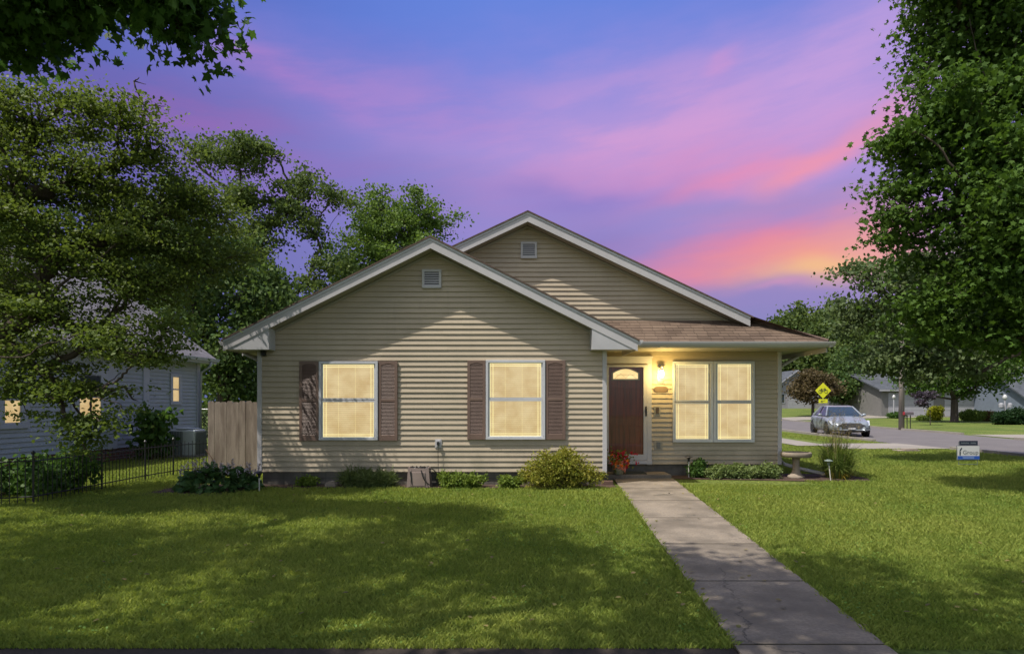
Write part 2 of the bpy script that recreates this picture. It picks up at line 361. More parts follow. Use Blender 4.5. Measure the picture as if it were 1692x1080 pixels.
for k in range(len(sp)-1): sw.quad((sp[k][0], sp[k][1], .028), (sp[k][0]+1.3, sp[k][1], .028), (sp[k+1][0]+1.3, sp[k+1][1], .028), (sp[k+1][0], sp[k+1][1], .028))
sw.build('sidewalk', conc2, kind='structure')
MB().quad((22.9, 28.6, .02), (60, 30, .02), (60, 33.5, .02), (23.3, 31.8, .02)).build('driveway', conc2, kind='structure')
dv = MB(); dpts = [(27, 60), (38, 66), (52, 70), (60, 70.5)]; dq = [(27.8, 67), (36, 71.5), (52, 76), (60, 77)]
for k in range(3): dv.quad(*[(p[0], p[1], gz(*p)+.03) for p in (dpts[k], dpts[k+1], dq[k+1], dq[k])])
dv.build('driveway', conc2, kind='structure')
# front walk: slabs with open joints
wl0, wl1 = G(1010, 786), G(1219, 1077); wr0, wr1 = G(1104, 786), G(1474, 1080)
def lin(a, b, y): t = (y-a[1])/(b[1]-a[1]); return a[0]+t*(b[0]-a[0])
WL = lambda y: lin(wl0, wl1, y); WR = lambda y: lin(wr0, wr1, y)
js = [3.79, 3.97, 5.4, 6.84, 8.42, 9.95, 11.4, 12.9]; wk = MB()
for a, b_ in zip(js[:-1], js[1:]):
    y0, y1 = a+.017, b_-.017
    wk.prism([(WL(y0), y0), (WR(y0), y0), (WR(y1), y1), (WL(y1), y1)], -.03, .028, 'z')
wko = wk.build('front_walk', conc, kind='structure', bevel=.006)
MB().box(-30, 40, 2.3, 3.79, -.03, .004).build('public_sidewalk', conc, kind='structure', bevel=.006)
MB().quad((-30, 3.79, .006), (WL(3.79), 3.79, .006), (WL(3.98), 3.97, .006), (-30, 3.97, .006)).build('soil_edge', soil, kind='structure')
# beds
random.seed(3)
def bed(pts, z=.012, m=mulch, name='garden_bed'):
    MB().quad(*[(x, y, z) for x, y in pts]).build(name, m, kind='structure')
bed([(-4.95, 11.5), (-2, 11.6), (1.0, 11.45), (1.95, 11.55), (1.95, 12.1), (-4.95, 12.1)])
bed([(3.38, 12.95), (5.0, 12.75), (6.0, 12.55), (7.2, 12.55), (7.5, 13.2), (7.1, 13.9), (5.6, 14.0), (3.38, 13.7)])
bed([(-6.4, 10.6), (-4.9, 10.5), (-4.6, 11.2), (-4.85, 12.2), (-6.6, 12.0)], .010)
EXCL = [lambda x, y: (WL(y)-.02 < x < WR(y)+.02) and y < 13.6,
        lambda x, y: y < 3.97, lambda x, y: -4.9 < x < 2 and y > 11.52+.05*math.sin(x*5),
        lambda x, y: 2 <= x < 6 and y > 12.93-.06*x*.3+.03*math.sin(x*7),
        lambda x, y: 5.6 < x < 7.4 and 12.6 < y < 13.9, lambda x, y: -6.35 < x < -4.8 and 10.7+.08*math.sin(x*6) < y < 12.1,
        lambda x, y: x > 14.95 and y > 0, lambda x, y: y > 21.4 and x > 10.5 and y < 24.8, lambda x, y: y > 22 and 10.6 < x < 12.1]
# lawn blades: thick near the camera, thinner with distance
def lawn():
    rng = np.random.default_rng(11); P = []; S = []
    d0 = 3.95
    while d0 < 40:
        d1 = d0*1.06+.02; dens = 9500*(4.5/d0)**1.8; hw = .86*d1+.4
        n = int(dens*(d1-d0)*2*hw)
        x = rng.uniform(-hw, hw, n); y = rng.uniform(d0, d1, n); P.append(np.stack([x, y], 1)); S.append(np.full(n, (max(d0, 4.5)/4.5)**.62)); d0 = d1
    P = np.concatenate(P); S = np.concatenate(S)
    x, y = P[:, 0], P[:, 1]
    wl = wl0[0]+(y-wl0[1])/(wl1[1]-wl0[1])*(wl1[0]-wl0[0]); wr = wr0[0]+(y-wr0[1])/(wr1[1]-wr0[1])*(wr1[0]-wr0[0])
    jj = .035*np.sin(y*23)*np.sin(y*7.7)-.02+.03*rng.random(len(x)); bad = (x > wl+jj) & (x < wr-jj) & (y < 13.6)
    bad |= (x > -4.9) & (x < 2.05) & (y > 11.52+.06*np.sin(x*5)+.03*np.sin(x*17))
    bad |= (x >= 2) & (x < 6) & (y > 12.9-.02*x+.03*np.sin(x*7)) & (y < 26)
    bad |= (x > 5.6) & (x < 7.35) & (y > 12.62) & (y < 13.85)
    bad |= (x > -6.3) & (x < -4.8) & (y > 10.75+.08*np.sin(x*6)) & (y < 12.1)
    bad |= (x > 14.95) | ((y > 21.5) & (x > 11.4) & (y < 24.8)) | ((y > 23) & (x > 10.5) & (x < 12.9))
    bad |= (x < -10.9) | ((x > -4.9) & (x < 5.9) & (y > 12))
    P = P[~bad]; S = S[~bad]; n = len(P); x, y = P[:, 0], P[:, 1]
    patch = .5+.16*np.sin(x*.8+y*.5)+.24*np.sin(x*1.9+1.3*np.sin(y*1.1))*np.cos(y*2.3+x*.7)+.2*np.sin(x*5.3+y*3.1)*np.sin(y*6.1-x*2.2)
    tint = np.clip(patch*.55+rng.random(n)*.55-.05, 0, 1)
    h = (.022+.026*rng.random(n))*(.8+.4*patch)*S**.35
    h *= np.where(((np.abs(x-wl_(y)) < .05) | (np.abs(x-wr_(y)) < .05)), 1.35, 1)
    wd = .0028*S*(.8+.6*rng.random(n)); th = rng.uniform(0, 2*np.pi, n)
    lean = h*rng.uniform(.15, 1.0, n); ph = rng.uniform(0, 2*np.pi, n)
    c, s = np.cos(th), np.sin(th); lx, ly = lean*np.cos(ph), lean*np.sin(ph)
    z0 = np.full(n, -.003)
    V = np.empty((n, 4, 3), np.float32)
    V[:, 0] = np.stack([x-c*wd, y-s*wd, z0], 1); V[:, 1] = np.stack([x+c*wd, y+s*wd, z0], 1)
    V[:, 2] = np.stack([x+c*wd*.6+lx*.5, y+s*wd*.6+ly*.5, h*.66], 1); V[:, 3] = np.stack([x+lx*1.1, y+ly*1.1, h], 1)
    me = bpy.data.meshes.new('lawn'); me.vertices.add(n*4); me.vertices.foreach_set('co', V.ravel())
    me.loops.add(n*4); me.loops.foreach_set('vertex_index', np.arange(n*4, dtype=np.int32))
    me.polygons.add(n); me.polygons.foreach_set('loop_start', np.arange(0, n*4, 4, dtype=np.int32)); me.polygons.foreach_set('loop_total', np.full(n, 4, np.int32))
    me.attributes.new('tint', 'FLOAT', 'FACE').data.foreach_set('value', tint.astype(np.float32)); me.update(calc_edges=True)
    me.materials.append(leafmat('grass_blade', (.104, .180, .030), (.355, .390, .092), .42, .6))
    o = bpy.data.objects.new('grass', me); col.objects.link(o); props(o, kind='stuff', label='short green lawn grass around the house', cat='grass'); print('grass blades', n)
def wl_(y): return wl0[0]+(y-wl0[1])/(wl1[1]-wl0[1])*(wl1[0]-wl0[0])
def wr_(y): return wr0[0]+(y-wr0[1])/(wr1[1]-wr0[1])*(wr1[0]-wr0[0])
lawn()

# ================================================================ THE HOUSE
sid = mat('siding', (.415, .345, .252), .55, .07, 1.1, .05, 30, fine=.05)
def add_dirt(m):
    t = m.node_tree; n = NB(t); b = t.nodes['Principled BSDF']; src = b.inputs['Base Color'].links[0].from_socket
    tc = n.new('ShaderNodeTexCoord'); s = n.new('ShaderNodeSeparateXYZ'); t.links.new(tc.outputs['Object'], s.inputs[0])
    f = n.m('MULTIPLY', n.sstep(s.outputs[2], .95, .25), n.sstep(n.noise(tc.outputs['Object'], 2.2, 6, .7), .38, .68))
    st = n.sstep(n.noise(n.xyz(n.m('MULTIPLY', s.outputs[0], 7.), 0., n.m('MULTIPLY', s.outputs[2], .5)), 1., 5, .7), .52, .75)
    c = n.mix(n.m('MULTIPLY', f, .45), src, (.17, .16, .10, 1)); t.links.new(n.mix(n.m('MULTIPLY', st, .2), c, (.24, .21, .16, 1)), b.inputs['Base Color'])
add_dirt(sid)
trim = mat('white_trim', (.45, .435, .445), .45, .06, 2., fine=.05)
trimb = mat('frame_trim', (.50, .51, .54), .45, .08, 2.)
trimr = mat('return_trim', (.42, .415, .43), .5, .08, 2.)
soff = mat('soffit', (.31, .285, .235), .6, .06, 2.)
shutm = mat('shutter_brown', (.160, .104, .082), .5, .1, 3.)
dark = mat('dark_metal', (.02, .02, .022), .4, .1)
blk = mat('foundation_block', (.16, .145, .125), .9, .25, 3, .5, 60, fine=.3)
roofm = shingle('shingle_brown', (.21, .135, .105), (.34, .23, .18))
roofy = shingle('shingle_brown_side', (.10, .07, .06), (.17, .12, .10), 'y')
HX, HP, HW, HS = -1.524, 4.665, 3.87, .496                   # front gable: centre, ridge, half width, slope
MX, MP, MW, MS = .332, 5.61, 6.03, .47
FY, PY = 12., 13.53                                          # wall planes
house = thing('house', 'single storey tan lap-sided house with two stepped gables, brown shutters and lit windows', 'house', (0, 0, 0))
def band(cx, zp, hw, s, top, bot, y0, y1, m, right_end=None):
    hr = hw if right_end is None else right_end
    m.prism([(cx-hw, zp-hw*s-top), (cx, zp-top), (cx+hr, zp-hr*s-top), (cx+hr, zp-hr*s-bot), (cx, zp-bot), (cx-hw, zp-hw*s-bot)], y0, y1)
_r = random.Random(17)
def laps(m, y, z0, z1, xl, xr, face=-1, step=.1016):
    """lap siding courses facing -y; xl/xr give the run of a course at height z"""
    k = 0
    while z0+k*step < z1-.01:
        a = z0+k*step; b = min(a+step, z1)
        if xr(a)-xl(a) > .03:
            cut = [0.]+([_r.uniform(.12, .88)] if xr(a)-xl(a) > 1.2 else [])+[1.]
            for q in range(len(cut)-1):
                o = .024+.0022*((k+q) % 2); A0, A1 = xl(a)+(xr(a)-xl(a))*cut[q], xl(a)+(xr(a)-xl(a))*cut[q+1]
                B0, B1 = (xl(b) if q == 0 else A0), (xr(b) if q == len(cut)-2 else A1)
                if q: A0 += .0015; B0 = A0
                m.quad((A0, y-o, a), (A1, y-o, a), (B1, y-.001, b), (B0, y-.001, b))
                m.quad((A0, y-o, a), (A0, y, a), (A1, y, a), (A1, y-o, a))
        k += 1
# walls: core solids and lap courses
w_ = MB()
tF = HP-.22
w_.prism([(-4.83, .26), (1.78, .26), (1.78, tF-(1.78-HX)*HS), (HX, tF), (-4.83, tF-(HX+4.83)*HS)], FY, PY-.01)
tM = MP-.2
w_.prism([(-4.8, .26), (5.8, .26), (5.8, tM-(5.8-MX)*MS), (MX, tM), (-4.8, tM-(MX+4.8)*MS)], PY, 25)
w_.build('wall', sid, house)
l_ = MB()
laps(l_, FY-.001, .262, HP-.28, lambda z: max(-4.82, HX-(HP-.24-z)/HS), lambda z: min(1.76, HX+(HP-.24-z)/HS))
l_.build('siding', sid, house)
l_ = MB(); laps(l_, PY-.001, .262, 2.69, lambda z: 1.8, lambda z: 5.76)
l_.build('siding', sid, house)
l_ = MB(); laps(l_, PY-.001, 3.3, MP-.26, lambda z: max(-4.4, MX-(MP-.24-z)/MS), lambda z: min(5.6, MX+(MP-.24-z)/MS))
l_.build('siding', sid, house)
# side walls' courses (seen from a step aside)
l_ = MB()
k = 0
while .262+k*.1016 < 2.55:
    a = .262+k*.1016; b_ = a+.1016
    for (x, y0, y1, s) in ((5.8, PY+.02, 25, 1), (-4.83, FY+.02, PY, -1), (1.78, FY+.02, PY-.03, 1), (-4.8, PY+.03, 25, -1)):
        l_.quad((x+s*.0145, y0, a), (x+s*.0145, y1, a), (x+s*.002, y1, b_), (x+s*.002, y0, b_)); l_.quad((x+s*.0145, y0, a), (x+s*.0145, y1, a), (x+s*.001, y1, a), (x+s*.001, y0, a))
    k += 1
l_.build('siding', sid, house)
MB().box(-4.80, 1.76, FY+.03, FY+.5, -.1, .26).box(-4.78, 5.77, PY+.03, 24.9, -.1, .259).box(-4.79, -4.5, FY+.5, PY+.1, -.1, .258).box(1.45, 1.755, FY+.5, PY+.1, -.1, .258).build('foundation', blk, house)
fm = MB()
for x in np.arange(-4.4, 1.7, .405): fm.box(x, x+.008, FY+.026, FY+.032, 0, .258)
for x in np.arange(3.3, 5.7, .405): fm.box(x, x+.008, PY+.026, PY+.032, 0, .257)
fm.box(-4.79, 1.75, FY+.025, FY+.031, .135, .143)
fm.build('mortar_joints', mat('mortar', (.09, .085, .075), .9), house)
# corner trims
for (x0, x1, y) in ((-4.885, -4.80, FY), (1.735, 1.82, FY), (5.745, 5.83, PY)):
    c_ = MB().box(x0, x1, y-.03, y+.07, .24 if y < 13 else .25, 2.6 if y < 13 else 2.69)
    c_.build('corner_trim', trim, house, bevel=.004)
MB().box(1.79, 1.87, PY-.025, PY+.0, .25, 2.69).build('corner_trim', trim, house)
# roofs
r_ = MB(); yR = FY-.345
band(HX, HP, HW+.03, HS, -.03, .0, yR-.03, 14.6, r_); r_.build('roof', roofy, house)
r_ = MB(); yM = PY-.345
band(MX, MP, MW+.05, MS, -.03, .0, yM-.03, 25.5, r_, right_end=4.76)
r_.prism([(MX+4.76, MP-4.76*MS), (MX+MW+.05, MP-(MW+.05)*MS), (MX+MW+.05, MP-(MW+.05)*MS+.03), (MX+4.76, MP-4.76*MS+.03)], PY+.1, 25.5)
hc = (MX+4.76, PY-.345, MP-4.76*MS+.03); ec = (MX+MW+.05, 12.55, 2.805)
zr = lambda x: MP-(x-MX)*MS+.03
r_.quad((hc[0], hc[1]-.02, zr(hc[0])), ec, (ec[0], PY+.1, zr(ec[0])), (hc[0], PY+.1, zr(hc[0])))
r_.build('roof', roofy, house)
# skirt roof over the entry, laid in real courses
sk = MB(); e0 = Vector((1.5, 12.55, 2.80)); n_ = 8
zt = 3.37; yt = PY+.0
for k in range(n_):
    t0, t1 = k/n_, (k+1.0)/n_
    y0, y1 = 12.55+(yt-12.55)*t0, 12.55+(yt-12.55)*t1; z0, z1 = 2.80+(zt-2.80)*t0, 2.80+(zt-2.80)*t1
    xr0 = 6.38+(5.10-6.38)*t0; xr1 = 6.38+(5.10-6.38)*t1; xl = -1.
    sk.quad((xl, y0, z0+.012), (xr0, y0, z0+.012), (xr1, y1, z1+.002), (xl, y1, z1+.002)); sk.quad((xl, y0, z0), (xr0, y0, z0), (xr0, y0, z0+.012), (xl, y0, z0+.012))
sk.build('entry_roof', shingle('shingle_entry', (.115, .082, .062), (.20, .145, .108), row=.0713*2.2, tab=.27, z0=2.80), house)
MB().prism([(12.56, 2.79), (12.56, 2.77), (PY, 3.30), (PY, 3.36)], 1.5, 4.9, 'x').build('entry_roof_deck', soff, house)
hp = MB(); hp.tube([(6.36, 12.56, 2.83), (5.10, PY-.02, 3.40)], .035, 6); hp.build('hip_cap', roofy, house)
# rakes, fascias, soffits
def rake(cx, zp, hw, s, yf, yw, re=None):
    m = MB(); band(cx, zp, hw, s, .0, .045, yf-.012, yf+.0, m, re and re+.0); m.build('drip_edge', trimb, house)
    m = MB(); band(cx, zp, hw, s, .046, .20, yf, yf+.03, m, re); m.build('rake_board', trim, house)
    m = MB(); band(cx, zp, hw-.05, s, .15, .19, yf+.031, yw, m, re and re-.05); m.build('soffit', soff, house)
    m = MB(); band(cx, zp, hw-.25, s, .20, .25, yw-.03, yw-.016, m, re and re-.1); m.build('frieze', soff, house)
rake(HX, HP, HW, HS, yR, FY); rake(MX, MP, MW, MS, yM, PY, 4.7)
zb = 2.58
for sgn in (-1, 1):
    xo = HX+sgn*(HW-.04); xi = HX+sgn*3.02; zo = HP-(HW-.04)*HS-.19; zi = HP-3.02*HS-.19
    m = MB(); m.prism([(xo, zb), (xi, zb), (xi, zi), (xo, max(zo, zb+.005))], yR+.012, FY-.02); m.build('eave_return', trimr, house, bevel=.004)
    xe = HX+sgn*HW
    a, b_ = sorted((xe, xe-sgn*.02)); MB().box(a, b_, yR+.03, PY-.3 if sgn > 0 else 14.5, 2.57, 2.745).build('fascia', trim, house)
MB().box(-5.36, -4.85, FY, 25, 2.58, 2.60).build('soffit', soff, house)
MB().box(1.83, 6.34, 12.6, PY-.001, 2.692, 2.71).box(5.83, 6.34, PY, 25, 2.692, 2.71).build('soffit', soff, house)
MB().box(6.34, 6.36, 12.6, 25, 2.60, 2.76).build('fascia', trim, house)
MB().box(-5.72, -5.70, 14.6, 25, 2.57, 2.745).build('fascia', trim, house)
# gutters
def gutter(x0, x1, y0, y1, z, name='gutter'):
    m = MB()
    if x1-x0 > y1-y0:
        pr = [(y1, z), (y1, z-.1), (y1-.06, z-.1), (y0+.01, z-.05), (y0, z-.012), (y0, z), (y0+.012, z), (y0+.012, z-.03), (y1-.06, z-.09), (y1-.006, z-.08), (y1-.006, z)]
        m.prism(pr, x0, x1, 'x')
    else:
        pr = [(x0, z), (x0, z-.1), (x0+.06, z-.1), (x1-.01, z-.05), (x1, z-.012), (x1, z), (x1-.012, z), (x1-.012, z-.03), (x0+.06, z-.085), (x0+.006, z-.08), (x0+.006, z)]
        m.prism(pr, y0, y1, 'y')
    m.build(name, trim, house)
MB().box(2.40, 6.34, 12.58, 12.60, 2.69, 2.80).build('fascia', trim, house)
gutter(2.36, 6.47, 12.47, 12.579, 2.808)
m = MB(); m.prism([(6.362, 2.80), (6.362, 2.70), (6.42, 2.70), (6.47, 2.79), (6.47, 2.80)], 12.5, 25); m.build('gutter', trim, house)
m = MB(); m.prism([(-5.395, 2.74), (-5.395, 2.65), (-5.45, 2.65), (-5.5, 2.73), (-5.5, 2.74)], FY-.3, 14.5); m.build('gutter', trim, house)
m = MB(); m.prism([(2.347, 2.75), (2.347, 2.66), (2.40, 2.66), (2.45, 2.74), (2.45, 2.75)], FY-.34, 12.44); m.build('gutter', trim, house)
MB().tube([(-5.44, 12.6, 2.68), (-5.40, 12.6, 2.58), (-4.98, 12.3, 2.42), (-4.93, 12.2, 2.36), (-4.93, 12.2, .30), (-4.98, 12.1, .2), (-5.35, 11.9, .12)], .038, 8).build('downspout', trim, house, smooth=True)
MB().tube([(6.43, 14.0, 2.72), (6.40, 14.0, 2.62), (5.98, 13.8, 2.42), (5.90, 13.75, 2.34), (5.90, 13.75, .34), (5.98, 13.7, .24), (6.25, 13.55, .16), (6.75, 13.2, .05)], .038, 8).build('downspout', trim, house, smooth=True)
# gable vents
for (x0, x1, z0, z1, y) in ((PX(698, 12), PX(729.5, 12), PZ(476.5, 12), PZ(446, 12), 12.), (PX(860.5, PY), PX(887, PY), PZ(427.5, PY), PZ(400.5, PY), PY)):
    y -= .014; f = MB(); t = .045; y0, y1 = y-.045, y+.012
    f.box(x0, x1, y0, y1, z0, z0+t).box(x0, x1, y0, y1, z1-t, z1).box(x0, x0+t, y0, y1, z0+t, z1-t).box(x1-t, x1, y0, y1, z0+t, z1-t)
    v = f.build('gable_vent', trim, house)
    MB().box(x0+t, x1-t, y-.018, y-.014, z0+t, z1-t).build('back_panel', mat('vent_dark', (.10, .11, .14), .8), v)
    s = MB(); n5 = 6; h = (z1-z0-2*t)/n5
    for k in range(n5):
        a = z0+t+k*h; s.prism([(y-.044, a), (y-.038, a), (y-.019, a+h*.62), (y-.025, a+h*.62)], x0+t, x1-t, 'x')
    s.build('louvres', trim, v)
# windows
def blind_mat(name, base, strength, seed=0.):
    m = bpy.data.materials.new(name); m.use_nodes = True; t = m.node_tree; n = NB(t); b = t.nodes['Principled BSDF']
    b.inputs['Roughness'].default_value = .6
    tc = n.new('ShaderNodeTexCoord'); s = n.new('ShaderNodeSeparateXYZ'); t.links.new(tc.outputs['Object'], s.inputs[0])
    v = n.xyz(n.m('MULTIPLY', s.outputs[0], 1.3), seed, n.m('MULTIPLY', s.outputs[2], 1.6))
    f = n.sstep(n.noise(v, 2., 4, .6), .3, .72)  # uneven room light, mixed into the emission colour by soft noise
    sl = n.m('FRACT', n.m('DIVIDE', n.m('ADD', s.outputs[2], 10.), .038))
    sl = n.m('MULTIPLY', n.sstep(sl, .45, 1.), n.m('MULTIPLY', n.noise(v, 1.3, 3, .6), .8))  # shade line along each slat, put into the emission colour
    cdark = (base[0]*.74, base[1]*.64, base[2]*.50, 1)
    c = n.mix(f, (*base, 1), cdark)
    c = n.mix(n.m('MULTIPLY', n.sstep(n.noise(v, 9., 4, .7), .45, .75), .25), c, (base[0]*1.1, base[1]*.95, base[2]*1.0, 1))
    c = n.mix(sl, c, (base[0]*.5, base[1]*.40, base[2]*.26, 1))
    b.inputs['Base Color'].default_value = (.35, .30, .22, 1); t.links.new(c, b.inputs['Emission Color']); b.inputs['Emission Strength'].default_value = strength
    return m
blindm = blind_mat('lit_blind', (.88, .71, .39), .52); gapm = mat('lit_gap', (.3, .22, .12), .8, emit=(.62, .42, .17), estr=.34)
gridm = mat('grille_backlit', (.6, .55, .35), .5, emit=(.90, .80, .40), estr=.62)  # bars and cords emit by themselves, standing in for light from behind
glassm = bpy.data.materials.new('window_glass'); glassm.use_nodes = True
t = glassm.node_tree; n = NB(t); t.nodes.remove(t.nodes['Principled BSDF'])
gl = n.new('ShaderNodeBsdfGlossy'); gl.inputs['Roughness'].default_value = .02; gl.inputs['Color'].default_value = (.8, .85, .9, 1)
trn = n.new('ShaderNodeBsdfTransparent'); fr = n.new('ShaderNodeFresnel'); fr.inputs['IOR'].default_value = 1.45
mx = n.new('ShaderNodeMixShader'); t.links.new(fr.outputs[0], mx.inputs[0]); t.links.new(trn.outputs[0], mx.inputs[1]); t.links.new(gl.outputs[0], mx.inputs[2]); t.links.new(mx.outputs[0], t.nodes['Material Output'].inputs[0])
def ring(m, x0, x1, y0, y1, z0, z1, l, r, b, t_):
    m.box(x0, x1, y0, y1, z0, z0+b).box(x0, x1, y0, y1, z1-t_, z1).box(x0, x0+l, y0, y1, z0+b, z1-t_).box(x1-r, x1, y0, y1, z0+b, z1-t_); return m
def window(y, fx0, fx1, fz0, fz1, gx0, gx1, lo, hi, parent=house, grille=True, blinds=True, ft=None):
    """frame box, then lower and upper panes (z ranges lo, hi)"""
    y -= .014; fr_ = MB(); ring(fr_, fx0, fx1, y-.062, y+.012, fz0, fz1, (gx0-fx0)*.62, (fx1-gx1)*.62, .055, .05)
    wo_ = fr_.build('window', ft or trimb, parent, bevel=.004)
    for q, (z0, z1) in enumerate((lo, hi)):
        yy = y-.036-.010*(1-q); s = MB()
        ring(s, gx0-.026, gx1+.026, yy-.0, yy+.016+.0*q, z0-.032, z1+(.032 if q else .034), .027, .027, .033, .033); s.build('sash', ft or trimb, wo_)
        MB().quad((gx0, yy+.006, z0), (gx1, yy+.006, z0), (gx1, yy+.006, z1), (gx0, yy+.006, z1)).build('pane', glassm, wo_)
        MB().quad((gx0-.02, y-.014, z0-.02), (gx1+.02, y-.014, z0-.02), (gx1+.02, y-.014, z1+.02), (gx0-.02, y-.014, z1+.02)).build('lit_backing', gapm, wo_)
        if blinds:
            b = MB(); st_ = .038; k = 0; z = z0+.003
            while z < z1:
                jit = .0015*math.sin(k*1.7+gx0*9)
                b.quad((gx0, y-.024, z+jit), (gx1, y-.024, z-jit), (gx1, y-.016, min(z+st_*.93, z1)), (gx0, y-.016, min(z+st_*.93, z1))); z += st_; k += 1
            b.build('blind', blindm, wo_)
            c_ = MB()
            for f_ in (.3, .63):
                xx = gx0+(gx1-gx0)*f_; c_.box(xx-.0015, xx+.0015, y-.0255, y-.0245, z0, z1)
            c_.build('blind_cord', gridm, wo_)
        if grille:
            g_ = MB(); o = .055; tt = .012; yg = yy+.009
            g_.box(gx0+o, gx0+o+tt, yg, yg+.003, z0, z1).box(gx1-o-tt, gx1-o, yg, yg+.003, z0, z1)
            zz = z1-o if q else z0+o-tt
            g_.box(gx0, gx1, yg-.0022, yg+.0011, zz, zz+tt)
            g_.box(gx0, gx0+tt, yg-.001, yg+.002, z0, z1).box(gx1-tt, gx1, yg-.001, yg+.002, z0, z1)
            g_.box(gx0, gx1, yg-.0035, yg+.0, z1-tt if q else z0, z1 if q else z0+tt)
            g_.build('grille', gridm, wo_)
    return wo_
def win_px(d, y, f, gx, up, lo, **kw):
    return window(y, PX(f[0], d), PX(f[1], d), PZ(f[3], d), PZ(f[2], d), PX(gx[0], d), PX(gx[1], d), (PZ(lo[1], d), PZ(lo[0], d)), (PZ(up[1], d), PZ(up[0], d)), **kw)
win_px(12, 12., (528.5, 625.5, 597, 726.5), (535, 619), (602, 657.5), (664, 721.5))
win_px(12, 12., (803, 900.5, 595, 725.5), (809.5, 894), (600, 656.5), (662.5, 720))
win_px(PY, PY, (1110.5, 1177, 597, 730), (1115.5, 1169), (602, 661), (667, 724.5), ft=trimb)
win_px(PY, PY, (1177.6, 1245, 597, 730), (1184.5, 1239.5), (601.5, 661), (666.5, 725), ft=trimb)
def shutter(x0, x1, z0, z1, y):
    y -= .014; m = MB(); ya, yb = y-.045, y-.008; st_ = .055; mid = z0+(z1-z0)*.51
    m.box(x0, x0+st_, ya, yb, z0, z1).box(x1-st_, x1, ya, yb, z0, z1)
    m.box(x0+st_, x1-st_, ya, yb, z0, z0+.11).box(x0+st_, x1-st_, ya, yb, mid-.03, mid+.03).box(x0+st_, x1-st_, ya, yb, z1-.045, z1)
    # arched head of the upper panel
    a0, a1, zz = x0+st_, x1-st_, z1-.045
    arch = [(a0, zz), (a1, zz)]+[(a1-(a1-a0)*k/10, zz-.028*(1-math.sin(math.pi*k/10))) for k in range(11)]
    m.prism(arch, ya, yb)
    o = m.build('shutter', shutm, house, bevel=.003)
    MB().box(x0+st_, x1-st_, y-.019, y-.0155, z0+.1, z1-.05).build('back_board', shutm, o)
    s = MB()
    for (a, b) in ((z0+.11, mid-.03), (mid+.03, z1-.05)):
        n6 = int((b-a)/.0262); h = (b-a)/n6
        for k in range(n6): q = a+k*h; s.prism([(y-.0435, q), (y-.038, q), (y-.021, q+h*.8), (y-.0255, q+h*.85)], x0+st_, x1-st_, 'x')
    s.build('louvres', shutm, o)
for (a, b) in ((496, 528), (626, 657.5), (772.5, 802.5), (901, 934)):
    shutter(PX(a, 12), PX(b, 12), PZ(727.5 if a < 700 else 725.5, 12), PZ(597 if a < 700 else 595.5, 12), 12.)
# entry door behind a full-view storm door
d = PY
dx0, dx1, dz0, dz1 = PX(1005, d), PX(1062, d), PZ(750, d), PZ(606.5, d)
ds = thing('storm_door', None, None); ds.parent = house
door_w = mat('door_wood', (.27, .046, .018), .35, .35, 2.2, stretch=(9, 1, .6), spec=.5)
fr_ = MB(); ring(fr_, PX(1001.5, d), PX(1068, d), d-.075, d-.045, PZ(759.5, d), PZ(603, d), dx0-PX(1001.5, d), PX(1068, d)-dx1, dz0-PZ(759.5, d), PZ(603, d)-dz1)
fr_.build('door_frame', trim, ds, bevel=.004)
MB().quad((dx0, d-.06, dz0), (dx1, d-.06, dz0), (dx1, d-.06, dz1), (dx0, d-.06, dz1)).build('glass', glassm, ds)
hh = MB(); hx = PX(1066, d); hh.box(hx-.015, hx+.02, d-.082, d-.076, PZ(687, d), PZ(671, d)).tube([(hx, d-.085, PZ(684, d)), (hx, d-.12, PZ(682, d)), (hx, d-.12, PZ(675, d)), (hx, d-.085, PZ(673, d))], .009, 8); hh.build('handle', dark, ds)
cs = MB(); cs.box(1.875, PX(1001, d), d-.05, d-.003, .25, 2.44).box(PX(1068.5, d), PX(1076, d), d-.05, d-.003, .25, 2.44).box(1.875, PX(1076, d), d-.055, d-.004, 2.442, 2.56).box(1.875, PX(1078, d), d-.07, d-.004, 2.562, 2.59)
cs.build('door_casing', trim, house, bevel=.003)
MB().box(1.9, PX(1076, d), d-.10, d-.002, PZ(765.5, d), PZ(760, d)).build('threshold', trim, house)
ed = MB().box(dx0-.03, dx1+.03, d-.03, d-.004, dz0-.1, dz1+.02).build('front_door', door_w, house)
pn = MB()
for (a, b) in ((.06, .46), (.54, .94)):
    for (c0, c1) in ((.10, .34), (.42, .76)):
        X0, X1 = dx0+(dx1-dx0)*a, dx0+(dx1-dx0)*b; Z0, Z1 = dz0+(dz1-dz0)*c0, dz0+(dz1-dz0)*c1
        ring(pn, X0, X1, d-.038, d-.0305, Z0, Z1, .02, .02, .02, .02); pn.box(X0+.05, X1-.05, d-.036, d-.0305, Z0+.05, Z1-.05)
pn.build('panels', door_w, ed, bevel=.003)
fx0, fx1, fz0, fz1 = PX(1010, d), PX(1056, d), PZ(628.5, d), PZ(608, d)
ar = lambda a0, a1, z0, z1, rise: [(a0, z0), (a1, z0)]+[(a1-(a1-a0)*k/14, z1-rise+rise*math.sin(math.pi*k/14)) for k in range(15)]
MB().prism(ar(fx0, fx1, fz0, fz1, .1), d-.045, d-.031).build('fanlight_frame', mat('fan_frame', (.32, .28, .2), .5), ed)
MB().prism(ar(fx0+.035, fx1-.035, fz0+.035, fz1-.02, .09), d-.048, d-.0452).build('fanlight', blind_mat('fan_glass', (.95, .72, .34), .85, 3.), ed)
lt = MB(); cx_ = (fx0+fx1)/2
